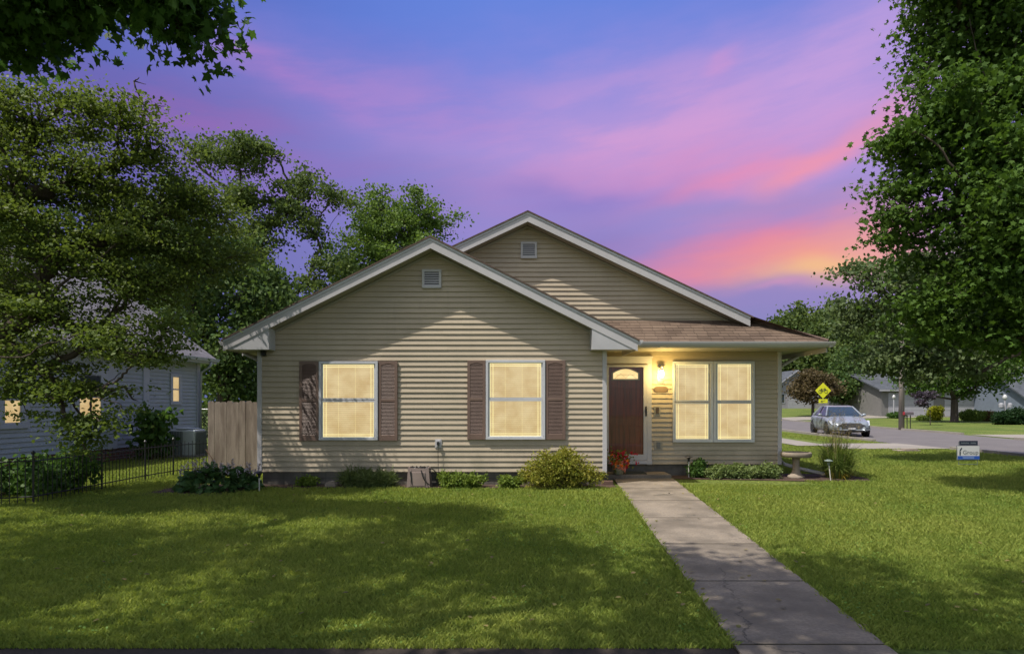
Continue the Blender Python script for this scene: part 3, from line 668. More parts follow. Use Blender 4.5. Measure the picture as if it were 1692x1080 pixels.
lt.box(cx_-.2, cx_+.2, d-.0495, d-.0483, fz0+.12, fz0+.126); lt.tube([(cx_-.24, d-.049, fz0+.04), (cx_-.1, d-.049, fz0+.15), (cx_, d-.049, fz0+.05), (cx_+.1, d-.049, fz0+.15), (cx_+.24, d-.049, fz0+.04)], .003, 5)
lt.build('leading', mat('lead', (.35, .25, .1), .4), ed)
# light box, plaque, bell and outlets
lx = PX(1091.5, d)
lamp = MB(); lamp.box(lx-.07, lx+.07, d-.03, d-.004, PZ(634, d), PZ(603, d)); lamp.box(lx-.045, lx+.045, d-.15, d-.03, PZ(607.5, d), PZ(604.5, d))
lamp.lathe([(.055, 0), (.06, .02), (.045, .045), (.01, .055)], (lx, d-.12, PZ(608.5, d)))
lo_ = lamp.build('wall_lamp', mat('lamp_metal', (.30, .28, .26), .35, metal=.6), house)
MB().lathe([(.022, .06), (.036, .075), (.042, .12), (.04, .18), (.03, .215)], (lx, d-.12, PZ(628.5, d))).build('lamp_glass', mat('lamp_glow', (.9, .9, .9), .4, 0, emit=(1., .86, .74), estr=6.), lo_, smooth=True)
pl = bpy.data.lights.new('porch_light', 'POINT'); pl.energy = 27; pl.color = (1, .70, .22); pl.shadow_soft_size = .06
plo = bpy.data.objects.new('porch_light', pl); col.objects.link(plo); plo.location = (lx, d-.36, PZ(619, d))
pq = MB(); cz_, cw, ch = PZ(643, d), .145, .062
pq.prism([(lx+.0+cw*math.copysign(abs(math.cos(a))**.6, math.cos(a)), cz_+ch*math.copysign(abs(math.sin(a))**.6, math.sin(a))) for a in [k*math.pi/12 for k in range(24)]], d-.036, d-.027)
pq.build('address_plaque', mat('plaque_brown', (.16, .11, .07), .5), house, bevel=.004)
def box_part(name, px0, px1, py0, py1, m, inner, im, th=.035, dd=PY):
    o = ring(MB(), PX(px0, dd), PX(px1, dd), dd-th, dd-.003, PZ(py1, dd), PZ(py0, dd), .03, .03, .03, .03).box(PX(px0, dd)+.03, PX(px1, dd)-.03, dd-.031, dd-.004, PZ(py1, dd)+.03, PZ(py0, dd)-.03).build(name, m, house, bevel=.003)
    MB().box(PX(inner[0], dd), PX(inner[1], dd), dd-th-.012, dd-.0215, PZ(inner[3], dd), PZ(inner[2], dd)).build('cover', im, o, bevel=.003)
box_part('doorbell', 1080, 1090.5, 671, 686, soff, (1083, 1088.2, 672.5, 683), mat('bell_brown', (.09, .06, .04), .4))
box_part('outlet', 1080.5, 1094.5, 728, 742, soff, (1084.5, 1090.5, 729.5, 740), mat('outlet_grey', (.15, .15, .15), .5))
box_part('outlet', 719, 730, 725, 739.5, trim, (721, 727.5, 727, 737), mat('outlet_light', (.45, .45, .46), .5), dd=12.)
MB().box(PX(435.5, 12)-.02, PX(441, 12), 11.9, 11.985, PZ(588, 12), PZ(580, 12)).lathe([(.0, 0), (.03, .01), (.035, .04), (.02, .06)], (PX(439, 12), 11.93, PZ(589, 12)), 12).build('camera_dome', dark, house)
# stoop
MB().box(1.86, 3.30, 12.92, PY+.02, -.05, .10).build('stoop', conc, kind='structure', bevel=.008)
matt = MB().box(PX(1030, 13.2), PX(1066, 13.2), 13.0, 13.42, .101, .118).build('door_mat', mat('rubber_mat', (.02, .028, .028), .9, bump=.6, bscale=200), bevel=.004)
props(matt, 'dark rubber door mat lying on the concrete stoop', 'door mat')

# a few fallen leaves on lawn and walk
rng = np.random.default_rng(41); n_ = 170; fy = 4.2+8*rng.random(n_)**1.4; fx = rng.uniform(-.75, .85, n_)*fy
ok_ = ~((fx > -5) & (fx < 2) & (fy > 11.4)); leaf_cloud('fallen_leaves', np.stack([fx, fy, np.where((fx > wl_(fy)) & (fx < wr_(fy)), .036, .045)], 1)[ok_], .05, rng.random(int(ok_.sum())), leafmat('leaf_fallen', (.10, .10, .03), (.20, .16, .06), .1), T_OVAL, rng, None, 3., kind='stuff', label='scattered fallen leaves on the lawn', cat='leaves')

# clover and broad weeds growing in patches through the lawn
rng = np.random.default_rng(43); pc = []
for _ in range(85):
    cy = 4.1+9*rng.random()**1.3; cx = rng.uniform(-.8, .85)*cy; pc.append(np.stack([rng.normal(cx, .16, 60), rng.normal(cy, .14, 60), rng.uniform(.012, .034, 60)], 1))
pc = np.concatenate(pc); ok_ = ~(((pc[:, 0] > wl_(pc[:, 1])-.03) & (pc[:, 0] < wr_(pc[:, 1])+.03)) | (pc[:, 1] < 4.0) | ((pc[:, 1] > 11.3) & (pc[:, 0] > -7) & (pc[:, 0] < 6)))
leaf_cloud('clover', pc[ok_], .024, rng.random(int(ok_.sum())), leafmat('leaf_clover', (.08, .16, .03), (.17, .27, .06), .3), T_OVAL, rng, None, 1.2, kind='stuff', label='patches of clover in the lawn', cat='clover')
# ================================================================ NEIGHBOUR'S HOUSE (left)
A = Vector((-11.62, 10.0, 0)); Bv = Vector((-10.54, 21.0, 0)); ux = (Bv-A).normalized(); un = Vector((ux.y, -ux.x, 0))   # along the wall, out of the wall (towards +x)
ang_n = math.atan2(ux.y, ux.x)
nb = thing('neighbour_house', 'blue grey lap-sided house with lit windows behind the black fence', 'house', tuple(A), rz=ang_n)   # local x along wall, local -y outward
def wl_px(px):   # distance along the wall for an image column
    k = (px-CX)/F; return (A.x-k*A.y)/(k*ux.y-ux.x)
def wz(px, py):
    s = wl_px(px); dd = A.y+ux.y*s; return PZ(py, dd)
nsid = mat('siding_blue', (.37, .415, .45), .6, .08, 1.2)
ntrim = mat('trim_blue', (.42, .45, .52), .5, .06, 2.)
brick = bpy.data.materials.new('brick_red'); brick.use_nodes = True; t = brick.node_tree; n = NB(t)
tc = n.new('ShaderNodeTexCoord'); s_ = n.new('ShaderNodeSeparateXYZ'); t.links.new(tc.outputs['Object'], s_.inputs[0])
bt = n.new('ShaderNodeTexBrick'); bt.inputs['Scale'].default_value = 1; bt.inputs['Brick Width'].default_value = .21; bt.inputs['Row Height'].default_value = .075; bt.inputs['Mortar Size'].default_value = .008
bt.inputs['Color1'].default_value = (.16, .05, .035, 1); bt.inputs['Color2'].default_value = (.10, .04, .03, 1); bt.inputs['Mortar'].default_value = (.2, .18, .16, 1)
t.links.new(n.xyz(s_.outputs[0], s_.outputs[2], 0.), bt.inputs['Vector']); t.links.new(bt.outputs[0], t.nodes['Principled BSDF'].inputs['Base Color']); t.nodes['Principled BSDF'].inputs['Roughness'].default_value = .9
NL = (Bv-A).length; EZ = 3.12
MB().box(-2, NL-.02, .02, 7.9, -.1, .349).build('foundation', brick, nb)
MB().prism([(0.01, .35), (7.98, .35), (7.98, EZ), (4., 6.0), (0.01, EZ)], -2, NL, 'x').build('wall', nsid, nb)
l_ = MB(); k = 0
while .35+k*.115 < EZ-.05:
    a = .35+k*.115; l_.quad((-2, -.026, a), (NL, -.026, a), (NL, -.001, a+.115), (-2, -.001, a+.115)); l_.quad((-2, -.026, a), (NL, -.026, a), (NL, .009, a), (-2, .009, a)); k += 1
l_.build('siding', nsid, nb)
rf = MB(); rf.prism([(-.42, EZ-.08), (4., 6.2), (8.4, EZ-.08), (8.4, EZ-.02), (4., 6.27), (-.42, EZ-.02)], -2.4, NL+.35, 'x')
rfo = rf.build('roof', shingle('shingle_grey', (.13, .125, .14), (.22, .21, .23)), nb)
MB().box(-2.4, NL+.35, -.44, -.42, EZ-.2, EZ-.03).build('fascia', ntrim, nb)
MB().box(-2.4, NL+.35, -.42, .0, EZ-.2, EZ-.18).build('soffit', ntrim, nb)
MB().prism([(-.45, EZ-.04), (-.45, EZ-.14), (-.52, EZ-.14), (-.56, EZ-.05), (-.56, EZ-.04)], -2.4, NL+.35, 'x').build('gutter', ntrim, nb)
for px, wd in ((121, .10), (184.5, .16), (240, .13)):
    s = wl_px(px); MB().box(s-wd*1.0, s+wd*1.0, -.045, -.002, .34, EZ-.19).build('vertical_trim', ntrim, nb)
MB().box(NL-.14, NL+.03, -.045, .06, .34, EZ-.19).build('corner_trim', ntrim, nb)
MB().tube([(NL-.05, -.48, EZ-.15), (NL-.05, -.44, EZ-.3), (NL-.05, -.12, EZ-.5), (NL-.05, -.09, .1)], .04, 8).build('downspout', ntrim, nb, smooth=True)
nlit = blind_mat('neighbour_blind', (.82, .62, .32), .55, 5.)
cgl0 = mat('dim_glass', (.10, .12, .16), .1, .1, spec=.8)
def nwin(g0, g1, gtop, gbot, fr, f0=None, f1=None, half=True):
    s0, s1 = wl_px(g0), wl_px(g1); z0 = wz((g0+g1)/2, gbot); z1 = wz((g0+g1)/2, gtop); a = wl_px(f0) if f0 else s0-fr; b = wl_px(f1) if f1 else s1+fr
    wn_ = ring(MB(), a, b, -.06, -.002, z0-fr*.9, z1+fr, s0-a, b-s1, fr*.9, fr).build('window', ntrim, nb, bevel=.004)
    zm = (z0+z1)/2
    MB().box(s0, s1, -.028, -.024, z0, zm if half else z1).build('blind', nlit, wn_)
    if half: MB().box(s0, s1, -.028, -.024, zm+.001, z1).build('dark_glass', cgl0, wn_)
    MB().quad((s0, -.04, z0), (s1, -.04, z0), (s1, -.04, z1), (s0, -.04, z1)).build('pane', glassm, wn_)
    ring(MB(), s0+.001, s1-.001, -.05, -.03, z0, z1, .02, .02, .03, .02).box(s0+.02, s1-.02, -.052, -.032, zm-.02, zm+.02).build('sash', ntrim, wn_)
nwin(3.5, 32, 620, 700, .12, f1=46)
nwin(128, 165, 618, 693.5, .12, f1=178)
nwin(283, 294.5, 622, 664, .09, half=False)
# air conditioner, shrub behind it
ac = thing('air_conditioner', 'pale grey outdoor air conditioning unit by the blue grey house', 'air conditioner', (-9.55, 18.4, 0))
acm = mat('ac_grey', (.38, .42, .44), .5, .1, 2, metal=.2)
MB().box(-.43, .43, -.38, .38, 0, .05).build('pad', conc2, ac)
MB().box(-.38, .38, -.33, .33, .05, .82).build('cabinet', acm, ac, bevel=.05)
v = MB()
for k in range(9): x = -.36+k*.045; v.box(x, x+.016, -.352, -.332, .1, .78)
for k in range(16): x = -.3+k*.04; v.box(.382, .40, x, x+.014, .1, .78)
v.build('grille', mat('ac_dark', (.12, .14, .15), .5), ac)
MB().lathe([(.30, 0), (.33, .03), (.28, .05), (.05, .06)], (0, 0, .82)).build('fan_cover', acm, ac)
# ---------------------------------------------------------------- black picket fence
fl = [(-8.6, 9.15), (-7.45, 9.72), (-7.42, 11.3), (-7.40, 12.6), (-7.32, 13.5), (-6.9, 14.6)]
fe = thing('picket_fence', 'low black metal picket fence across the side yard by the neighbour house', 'fence', (-7.45, 9.72, 0))
fo = Vector((-7.45, 9.72, 0)); FH = .70
for (x, y) in fl[:5]:
    m = MB(); m.tube([(x-fo.x, y-fo.y, -.03), (x-fo.x, y-fo.y, FH+.07)], .016, 6); m.lathe([(.01, 0), (.028, .02), (.03, .035), (.02, .05), (.004, .07)], (x-fo.x, y-fo.y, FH+.07), 10); m.build('post', dark, fe)
for a, b in zip(fl[:-1], fl[1:]):
    a, b = Vector((*a, 0)), Vector((*b, 0)); L = (b-a).length; n9 = int(L/.095); m = MB(); r = MB()
    for k in range(1, n9):
        p = a.lerp(b, k/n9)-fo; m.tube([p+Vector((0, 0, .0)), p+Vector((0, 0, FH+.015+.03*(k % 2)))], .0065, 5)
    m.build('pickets', dark, fe)
    for z in (FH-.03, .12): r.tube([a-fo+Vector((0, 0, z)), b-fo+Vector((0, 0, z))], .011, 5)
    r.build('rail', dark, fe)
# ---------------------------------------------------------------- weathered board fence
wf = thing('board_fence', 'weathered tan board fence panel joining the tan house on its left', 'fence', (-6.87, 14.1, 0))
woodm = mat('weathered_wood', (.30, .25, .205), .9, .3, 1.6, .6, 30, fine=.45, stretch=(6, 6, .8), color2=(.15, .115, .09))
rnd = random.Random(5); x = 0.
while x < 2.0:
    wd = .138+rnd.uniform(-.006, .006); h = 1.62+rnd.uniform(-.02, .015); y = rnd.uniform(0, .012); c_ = .03
    m = MB(); m.prism([(x, .02+rnd.uniform(0, .05)), (x+wd, .02+rnd.uniform(0, .05)), (x+wd, h-c_), (x+wd-c_, h), (x+c_, h), (x, h-c_)], y, y+.018)
    m.build('board', woodm, wf); x += wd+rnd.uniform(.002, .009)
MB().box(0, 2.0, .034, .07, .3, .39).build('rail', woodm, wf); MB().box(0, 2.0, .034, .07, 1.25, 1.34).build('rail', woodm, wf)
MB().tube([(-.02, -.06, .55), (.35, -.10, .05)], .012, 6).build('brace', mat('brace_brown', (.10, .06, .04), .8), wf)
ch = thing('mesh_fence', 'grey wire mesh fence seen between the blue grey house and the board fence', 'fence', (-13.6, 25, 0))
gal = mat('galvanised', (.35, .36, .37), .4, .1, metal=.6)
for x in (0, 1.5, 3.0): MB().tube([(x, 0, 0), (x, 0, 1.38)], .025, 6).build('post', gal, ch)
MB().tube([(0, 0, 1.36), (3.2, 0, 1.36)], .02, 6).build('rail', gal, ch)
m = MB()
for k in range(-14, 33):
    x0 = k*.1; a = max(0, -x0); b = min(1.34, 3.2-x0)
    if b > a: m.tube([(x0+a, 0, a), (x0+b, 0, b)], .002, 3, False)
    x0 = k*.1+1.4; a = max(0, x0-3.2); b = min(1.34, x0)
    if b > a: m.tube([(x0-a, 0.004, a), (x0-b, 0.004, b)], .002, 3, False)
m.build('wire_mesh', gal, ch)
# ---------------------------------------------------------------- plants round the house
def plant(name, label, cat, base, blobs, nc, per, cs, ls, mt, seed, tmpl=T_DIAMOND, group=None, up=.5, flat=.8, stems=10, shell=.35, part='leaves'):
    rng = np.random.default_rng(seed); root = thing(name, label, cat, (base[0], base[1], 0), group)
    ex = []
    for q in blobs:
        for _ in range(5):
            v_ = rng.normal(size=3); v_ /= np.linalg.norm(v_); v_[2] = abs(v_[2]); s_ = rng.uniform(.16, .34); ex.append((q[0]+v_[0]*q[3], q[1]+v_[1]*q[4], q[2]+v_[2]*q[5]*rng.uniform(.9, 1.2), q[3]*s_, q[4]*s_, q[5]*s_))
    blobs = list(blobs)+ex
    C, D, idx = clumps(blobs, nc, rng, shell); C[:, 2] = np.maximum(C[:, 2], .03)
    P = (C[:, None, :]+rng.normal(size=(nc, per, 3))*np.array([1, 1, flat])*cs).reshape(-1, 3); P[:, 2] = np.maximum(P[:, 2], .01)
    tint = (rng.random(nc)[:, None]*.6+rng.random((nc, per))*.4).ravel()
    leaf_cloud(part, P, ls*(.7+.6*rng.random(len(P))), tint, mt, tmpl, rng, root, up)
    m = MB()
    for k in range(stems):
        q = C[rng.integers(nc)]; m.tube([(q[0]*.25, q[1]*.25, -.01), (q[0]*.7, q[1]*.7, q[2]*.55), tuple(q)], [.008, .006, .003], 4, False)
    m.build('stems', MATS.get('stem_brown') or mat('stem_brown', (.09, .06, .035), .9), root)
    return root
green = leafmat('leaf_mid', (.07, .125, .02), (.19, .25, .05)); spirea = leafmat('leaf_spirea', (.11, .16, .022), (.31, .27, .05)); dkgreen = leafmat('leaf_dark', (.035, .085, .02), (.09, .16, .035))
fresh = leafmat('leaf_fresh', (.07, .12, .02), (.20, .26, .05)); sedge = leafmat('leaf_sage', (.09, .14, .045), (.21, .26, .10))
plant('spirea_bush', 'rounded yellow green bush with rusty tips left of the entry walk', 'bush', (PX(922, 11.55), 11.55),
      [(0, 0, .30, .66, .34, .34), (-.35, -.05, .2, .4, .3, .24), (.4, 0, .22, .36, .3, .24), (.05, 0, .5, .38, .26, .22)], 520, 22, .05, .042, spirea, 21, stems=40, shell=.6)
pg = 'low plants along the house foundation'
for i, (px, dd, hw, h, mt, ns, lab, tm) in enumerate([
    (335, 11.1, .0, 0, None, 0, '', None),
    (507, 11.85, .16, .2, green, 50, 'smallest leafy clump by the foundation under the left shutter', T_OVAL),
    (606, 11.75, .52, .30, sedge, 190, 'feathery grey green clump with thin stalks under the left lit window', T_BLADE),
    (762, 11.7, .50, .27, fresh, 200, 'bright green low clump just right of the hose box', T_OVAL),
    (842, 11.6, .24, .22, fresh, 80, 'small bright green clump touching the yellow green bush', T_OVAL)]):
    if not mt: continue
    plant('foundation_plant', lab, 'plant', (PX(px, dd), dd), [(0, 0, h*.45, hw, .22, h*.5), (-hw*.4, 0, h*.4, hw*.5, .2, h*.5), (hw*.35, -.03, h*.35, hw*.5, .2, h*.45)], ns, 20, .035, .045 if tm is not T_BLADE else .16, mt, 30+i, tm, stems=16, up=.2 if tm is T_BLADE else .5)
for i, (px, hw, h) in enumerate(((1185, .28, .26), (1222, .30, .29), (1262, .32, .31))):
    plant('edging_shrub', ('low grey green shrub below the left pane of the double window', 'middle one of the three low grey green shrubs beside the porch wall', 'low grey green shrub at the right corner of the tan house')[i], 'shrub', (PX(px, 13.1), 13.1),
          [(0, 0, h*.45, hw, .24, h*.5), (.1, 0, h*.5, hw*.6, .2, h*.5)], 170, 20, .035, .04, sedge, 50+i, T_OVAL, 'low grey green shrubs by the porch wall', stems=20)
plant('dark_shrub', 'small dark green shrub between the garden light and the grey green shrubs', 'shrub', (PX(1150, 13.2), 13.2), [(0, 0, .13, .17, .14, .15), (.06, 0, .3, .12, .1, .12)], 90, 20, .035, .045, dkgreen, 60, T_OVAL)
plant('young_shrub', 'leggy broad leaved shrub beside the air conditioner', 'shrub', (-10.0, 17.4), [(0, 0, .7, .45, .45, .6), (.2, -.2, 1.2, .4, .3, .25), (-.1, .1, .3, .4, .4, .3)], 70, 12, .12, .16, dkgreen, 61, T_OVAL)
plant('weedy_shrub', 'tangle of broad green weeds behind the picket fence at left edge', 'shrub', (-8.3, 10.9), [(0, 0, .25, .8, .8, .3), (.3, .3, .35, .5, .4, .35), (-.6, -.7, .25, .5, .5, .3)], 260, 14, .09, .085, dkgreen, 62, T_OVAL)
# hosta with flower stalks
rng = np.random.default_rng(8); ho = thing('hosta', 'broad leaved dark hosta with pale lilac flower stalks near the left house corner', 'plant', (-5.3, 11.3, 0))
n_ = 420; r = np.sqrt(rng.random(n_)); th = rng.uniform(0, 6.283, n_); px_ = .74*r*np.cos(th); py_ = .42*r*np.sin(th); pz_ = .36*(1-r**2)+.03
yd = np.stack([np.cos(th), np.sin(th)*.8, -.25-.3*r], 1); leaf_cloud('leaves', np.stack([px_, py_, pz_], 1), .13+.07*rng.random(n_), rng.random(n_), leafmat('leaf_hosta', (.035, .085, .03), (.09, .16, .055), .2, .35), T_OVAL, rng, ho, .9, ydir=yd)
sm, F_ = MB(), []
for k in range(34):
    a, b = rng.uniform(-.62, .62), rng.uniform(-.3, .3); h = rng.uniform(.38, .58); lx_, ly_ = rng.normal(0, .05), rng.normal(0, .05)
    if a < -.2 and rng.random() < .5: h += .14
    sm.tube([(a, b, .1), (a+lx_*.5, b+ly_*.5, h*.6), (a+lx_, b+ly_, h)], .004, 4, False)
    t_ = rng.random(16); leaf_cloud('flower_spike', np.stack([a+lx_*(.6+.4*t_)+rng.normal(0, .016, 16), b+ly_*(.6+.4*t_)+rng.normal(0, .016, 16), h*(.68+.34*t_)], 1), .034, rng.random(16), leafmat('petal_lilac', (.34, .29, .38), (.55, .48, .58), .3), T_OVAL, rng, ho, -.2)
sm.build('flower_stalks', MATS['stem_brown'], ho)
# ornamental grass by the birdbath
og = thing('ornamental_grass', 'tall arching ornamental grass clump with feathery plumes by the birdbath', 'plant', (6.85, 13.15, 0))
def blades(n, hmin, hmax, spread, wd, rng, r0=.16):
    m = MB(); fl_ = []
    for k in range(n):
        th = rng.uniform(0, 6.283); h = rng.uniform(hmin, hmax); sp_ = spread*rng.random()**.8; b0 = Vector((math.cos(th), math.sin(th), 0)); p0 = b0*r0*rng.random(); s_ = Vector((-b0.y, b0.x, 0))*wd
        a_, c_, e_ = p0, p0+b0*sp_*.35+Vector((0, 0, h*.62)), p0+b0*sp_+Vector((0, 0, h-.4*sp_)); m1 = a_.lerp(c_, .5); 
        m.quad(a_-s_, a_+s_, c_+s_*.8, c_-s_*.8); m.quad(c_-s_*.8, c_+s_*.8, e_); fl_.append(e_)
    return m, fl_
rng = np.random.default_rng(9)
m, _ = blades(900, .35, .95, .62, .008, rng, .22); o = m.build('blades', leafmat('blade_green', (.08, .13, .03), (.18, .23, .06), .35), og)
o.data.attributes.new('tint', 'FLOAT', 'FACE').data.foreach_set('value', np.repeat(rng.random(900), 2).astype(np.float32))
m, tips = blades(90, .95, 1.45, .34, .004, rng, .2); m.build('stalks', mat('stalk_straw', (.28, .24, .11), .8), og)
P_ = np.array([tuple(Vector(t_)-Vector((0, 0, .0))) for t_ in tips]); P_ = (P_[:, None, :]+rng.normal(size=(90, 18, 3))*np.array([.014, .014, .075])).reshape(-1, 3)
leaf_cloud('plumes', P_, .05, rng.random(len(P_)), leafmat('plume_tan', (.28, .22, .10), (.48, .38, .22), .3), T_BLADE, rng, og, 0.)
m, _ = blades(110, .14, .3, .4, .008, rng, .3)
o = m.build('yellow_blades', leafmat('blade_yellow', (.22, .18, .03), (.35, .25, .04), .3), og); o.data.attributes.new('tint', 'FLOAT', 'FACE').data.foreach_set('value', np.repeat(rng.random(110), 2).astype(np.float32))
# birdbath
bb = thing('birdbath', 'round concrete birdbath beside the right corner of the tan house', 'birdbath', (5.98, 13.15, 0))
cm = mat('cast_concrete', (.30, .25, .20), .9, .2, 4, .6, 60, fine=.3)
MB().lathe([(.17, 0), (.165, .05), (.12, .075), (.095, .11), (.075, .16), (.068, .34), (.085, .45)], n=28).build('pedestal', cm, bb, smooth=True)
MB().lathe([(.09, .44), (.27, .445), (.30, .455), (.305, .535), (.295, .55), (.265, .55), (.24, .52), (.15, .495), (.01, .49)], n=36).build('basin', cm, bb, smooth=True)
# garden lights
wpole = mat('light_pole', (.50, .48, .45), .5)
for px, dd, h, tx, lab in ((1138, 13.2, .45, 0, 'garden light with dark cap on a pale stake beside the entry stoop'), (1373, 12.65, .42, -.07, 'leaning pale garden light in front of the ornamental grass'),
                           (428.5, 11.0, .36, .0, 'thin pale garden light at the left corner of the tan house'), (319.5, 11.35, .33, 0, 'short dark garden light left of the hosta by the fence')):
    gl_ = thing('garden_light', lab, 'garden light', (PX(px, dd), dd, 0), 'solar garden lights around the house')
    MB().tube([(0, 0, -.02), (tx*.6, 0, h-.08)], .011, 8).build('stake', wpole if px != 319.5 else dark, gl_)
    MB().lathe([(.018, h-.10), (.028, h-.04), (.05, h-.015), (.085, h-.01), (.07, h+.004), (.02, h+.02)], (tx*.7, 0, 0), 18).build('lamp_head', dark if px < 1300 else mat('light_green', (.16, .20, .18), .4), gl_)
# hose box, hose, cord
hb = thing('hose_box', 'mauve brown hose storage box standing against the foundation', 'hose box', (PX(694, 11.8), 11.8, 0))
hm = mat('hose_box_brown', (.26, .20, .18), .6, .12, 3)
MB().prism([(-.215, 0), (.20, 0), (.175, .345), (-.19, .36)], -.16, .14).build('box_body', hm, hb, bevel=.012)
MB().box(-.14, .12, -.172, -.162, .03, .29).build('front_panel', hm, hb, bevel=.008)
MB().prism([(-.19, .02), (-.15, .02), (-.145, .33), (-.175, .33)], -.175, -.163).build('side_rib', hm, hb)
MB().prism([(-.165, .30), (-.135, .30), (-.115, .06), (-.128, .06)], -.18, -.176).build('handle_slot', dark, hb)
MB().tube([(-.19, -.14, .365), (-.19, .1, .365)], .015, 6).tube([(.17, -.14, .36), (.17, .1, .36)], .015, 6).build('rim', hm, hb)
hs = MB(); r_h = random.Random(4)
for k in range(5):
    hs.tube([(-.17+.34*j/14, -.1+.05*k+.025*math.sin(j*1.4+k), .352+.018*math.sin(j*2.1+k*1.7)+.012*(k % 2)) for j in range(15)], .012, 6)
hs.tube(bezier((.05, -.19, .33), (.09, -.24, .12), (.22, -.22, .06), 8)+bezier((.22, -.22, .06), (.29, -.2, .02), (.36, -.12, .03), 6)[1:], .011, 6)
hs.tube(bezier((.17, -.05, .34), (.26, -.05, .36), (.30, -.02, .27), 6), .01, 6)
for k in range(4): hs.tube(bezier((.19+.02*k, -.1+.04*k, .30-.03*k), (.34, -.12+.03*k, .16-.02*k), (.40-.03*k, -.05, .02+.02*k), 7), .009, 5)
ho_ = hs.build('garden_hose', mat('hose_black', (.015, .015, .016), .4), None, loc=(PX(694, 11.8), 11.8, 0)); props(ho_, 'black garden hose looped over the mauve brown hose box', 'hose')
cd = MB().tube(bezier((PX(724.5, 12), 11.94, PZ(731, 12)), (PX(724.5, 12), 11.90, .5), (PX(726, 12), 11.9, .05), 8), .006, 5).box(PX(722.5, 12), PX(726.5, 12), 11.915, 11.948, PZ(735, 12), PZ(729, 12)).build('power_cord', dark); cd.name = 'power_cord'; cd.parent = house
# paver bricks at the walk's top left and a small grey stone
st = MB().box(-.11, .11, -.05, .05, 0, .09).build('paver_brick', mat('paver', (.14, .085, .065), .9, .2, 8, .5), bevel=.008, loc=(1.83, 12.02, 0)); props(st, 'loose brown paver brick beside the top of the front walk', 'brick')
st = MB().prism([(-.09, 0), (.09, 0), (.08, .07), (.02, .10), (-.07, .08)], -.06, .06).build('garden_stone', cm, bevel=.015, loc=(PX(547, 11.75), 11.75, 0)); props(st, 'small pale stone lying in the bed by the foundation', 'stone')
# flower pot
fp = thing('flower_pot', 'glazed green pot of red and orange flowers beside the front door', 'flower pot', (PX(1022, 12.95), 12.98, .10))
MB().lathe([(.085, 0), (.10, .02), (.125, .10), (.13, .17), (.142, .19), (.14, .21), (.12, .205), (.115, .17), (.01, .165)], n=26).build('pot', mat('glaze_green', (.15, .19, .13), .3, .35, 14, spec=.6, color2=(.30, .26, .16)), fp, smooth=True)
rng = np.random.default_rng(12); n_ = 260
P_ = rng.normal(size=(n_, 3))*np.array([.12, .09, .09])+np.array([0, 0, .32]); leaf_cloud('foliage', P_, .055, rng.random(n_), leafmat('leaf_pot', (.07, .11, .02), (.24, .26, .05)), T_OVAL, rng, fp, .4)
m, tips = blades(26, .3, .44, .32, .005, rng, .04); o = m.build('spikes', leafmat('spike_leaf', (.10, .10, .03), (.24, .18, .05)), fp, loc=(0, 0, .17)); o.data.attributes.new('tint', 'FLOAT', 'FACE').data.foreach_set('value', np.repeat(rng.random(26), 2).astype(np.float32))
for nm, ca, cb, cnt, cen, sp_ in (('red_flower', (.35, .012, .03), (.62, .05, .08), 120, (.02, -.03, .31), (.17, .09, .085)), ('orange_flower', (.85, .16, .02), (.95, .36, .08), 100, (-.03, -.08, .26), (.09, .05, .07)), ('coral_flower', (.75, .22, .16), (.85, .4, .3), 36, (.07, -.10, .14), (.05, .03, .05))):
    C = rng.normal(size=(cnt//4, 3))*np.array(sp_)+np.array(cen); P_ = C[:, None, :]+rng.normal(size=(cnt//4, 9, 3))*.014
    for Q_ in P_: leaf_cloud(nm, Q_, .043, rng.random(9), leafmat(nm, ca, cb, .2), T_OVAL, rng, fp, 0., ydir=np.array([[0, -.3, .4]]))
# ---------------------------------------------------------------- yard sign
ys_ = thing('yard_sign', 'white and blue estate agent yard sign on a thin metal frame by the street', 'sign', (PX(1600, 15.7), 15.7, 0), rz=R(2))
white = mat('sign_white', (.55, .55, .55), .4, .03); blue = mat('sign_blue', (.02, .08, .36), .4, .03); navy = mat('sign_navy', (.008, .016, .035), .4, .03)
frm = MB()
for x in (-.24, .24): frm.tube([(x, .01, -.03), (x, .01, .62)], .006, 6)
frm.tube([(-.24, .01, .05), (.24, .01, .05)], .006, 6).tube([(-.29, .01, .52), (.29, .01, .52)], .006, 6).tube([(-.29, .01, .16), (.29, .01, .16)], .006, 6).tube([(-.29, .01, .16), (-.29, .01, .52)], .006, 6).tube([(.29, .01, .16), (.29, .01, .52)], .006, 6)
frm.build('frame', mat('sign_frame', (.10, .13, .14), .4), ys_)
MB().box(-.28, .28, -.008, 0, .17, .51).build('panel', white, ys_)
MB().box(-.282, .282, -.011, -.008, .175, .26).build('blue_band', blue, ys_)
MB().box(-.235, .235, -.01, -.002, .53, .64).build('name_rider', navy, ys_)
sw_ = MB().prism([(-.235, .275), (-.205, .275), (-.205, .37), (-.235, .38)], -.0115, -.009).prism([(-.235, .385), (-.207, .385), (-.165, .46), (-.18, .47), (-.21, .44)], -.0115, -.009)
sw_.build('emblem', navy, ys_)
def text(s, size, loc, mt, parent, name='lettering', sx=1., ext=.001):
    c_ = bpy.data.curves.new(name, 'FONT'); c_.body = s; c_.size = size; c_.extrude = ext; c_.align_x = 'CENTER'; c_.align_y = 'CENTER'
    o = bpy.data.objects.new(name, c_); col.objects.link(o); bpy.context.view_layer.update()
    me = bpy.data.meshes.new_from_object(o); bpy.data.objects.remove(o); me.name = name; me.materials.clear(); me.materials.append(mt)
    o = bpy.data.objects.new(name, me); col.objects.link(o); o.parent = parent; o.location = loc; o.rotation_euler = (R(90), 0, 0); o.scale = (sx, 1, 1); return o
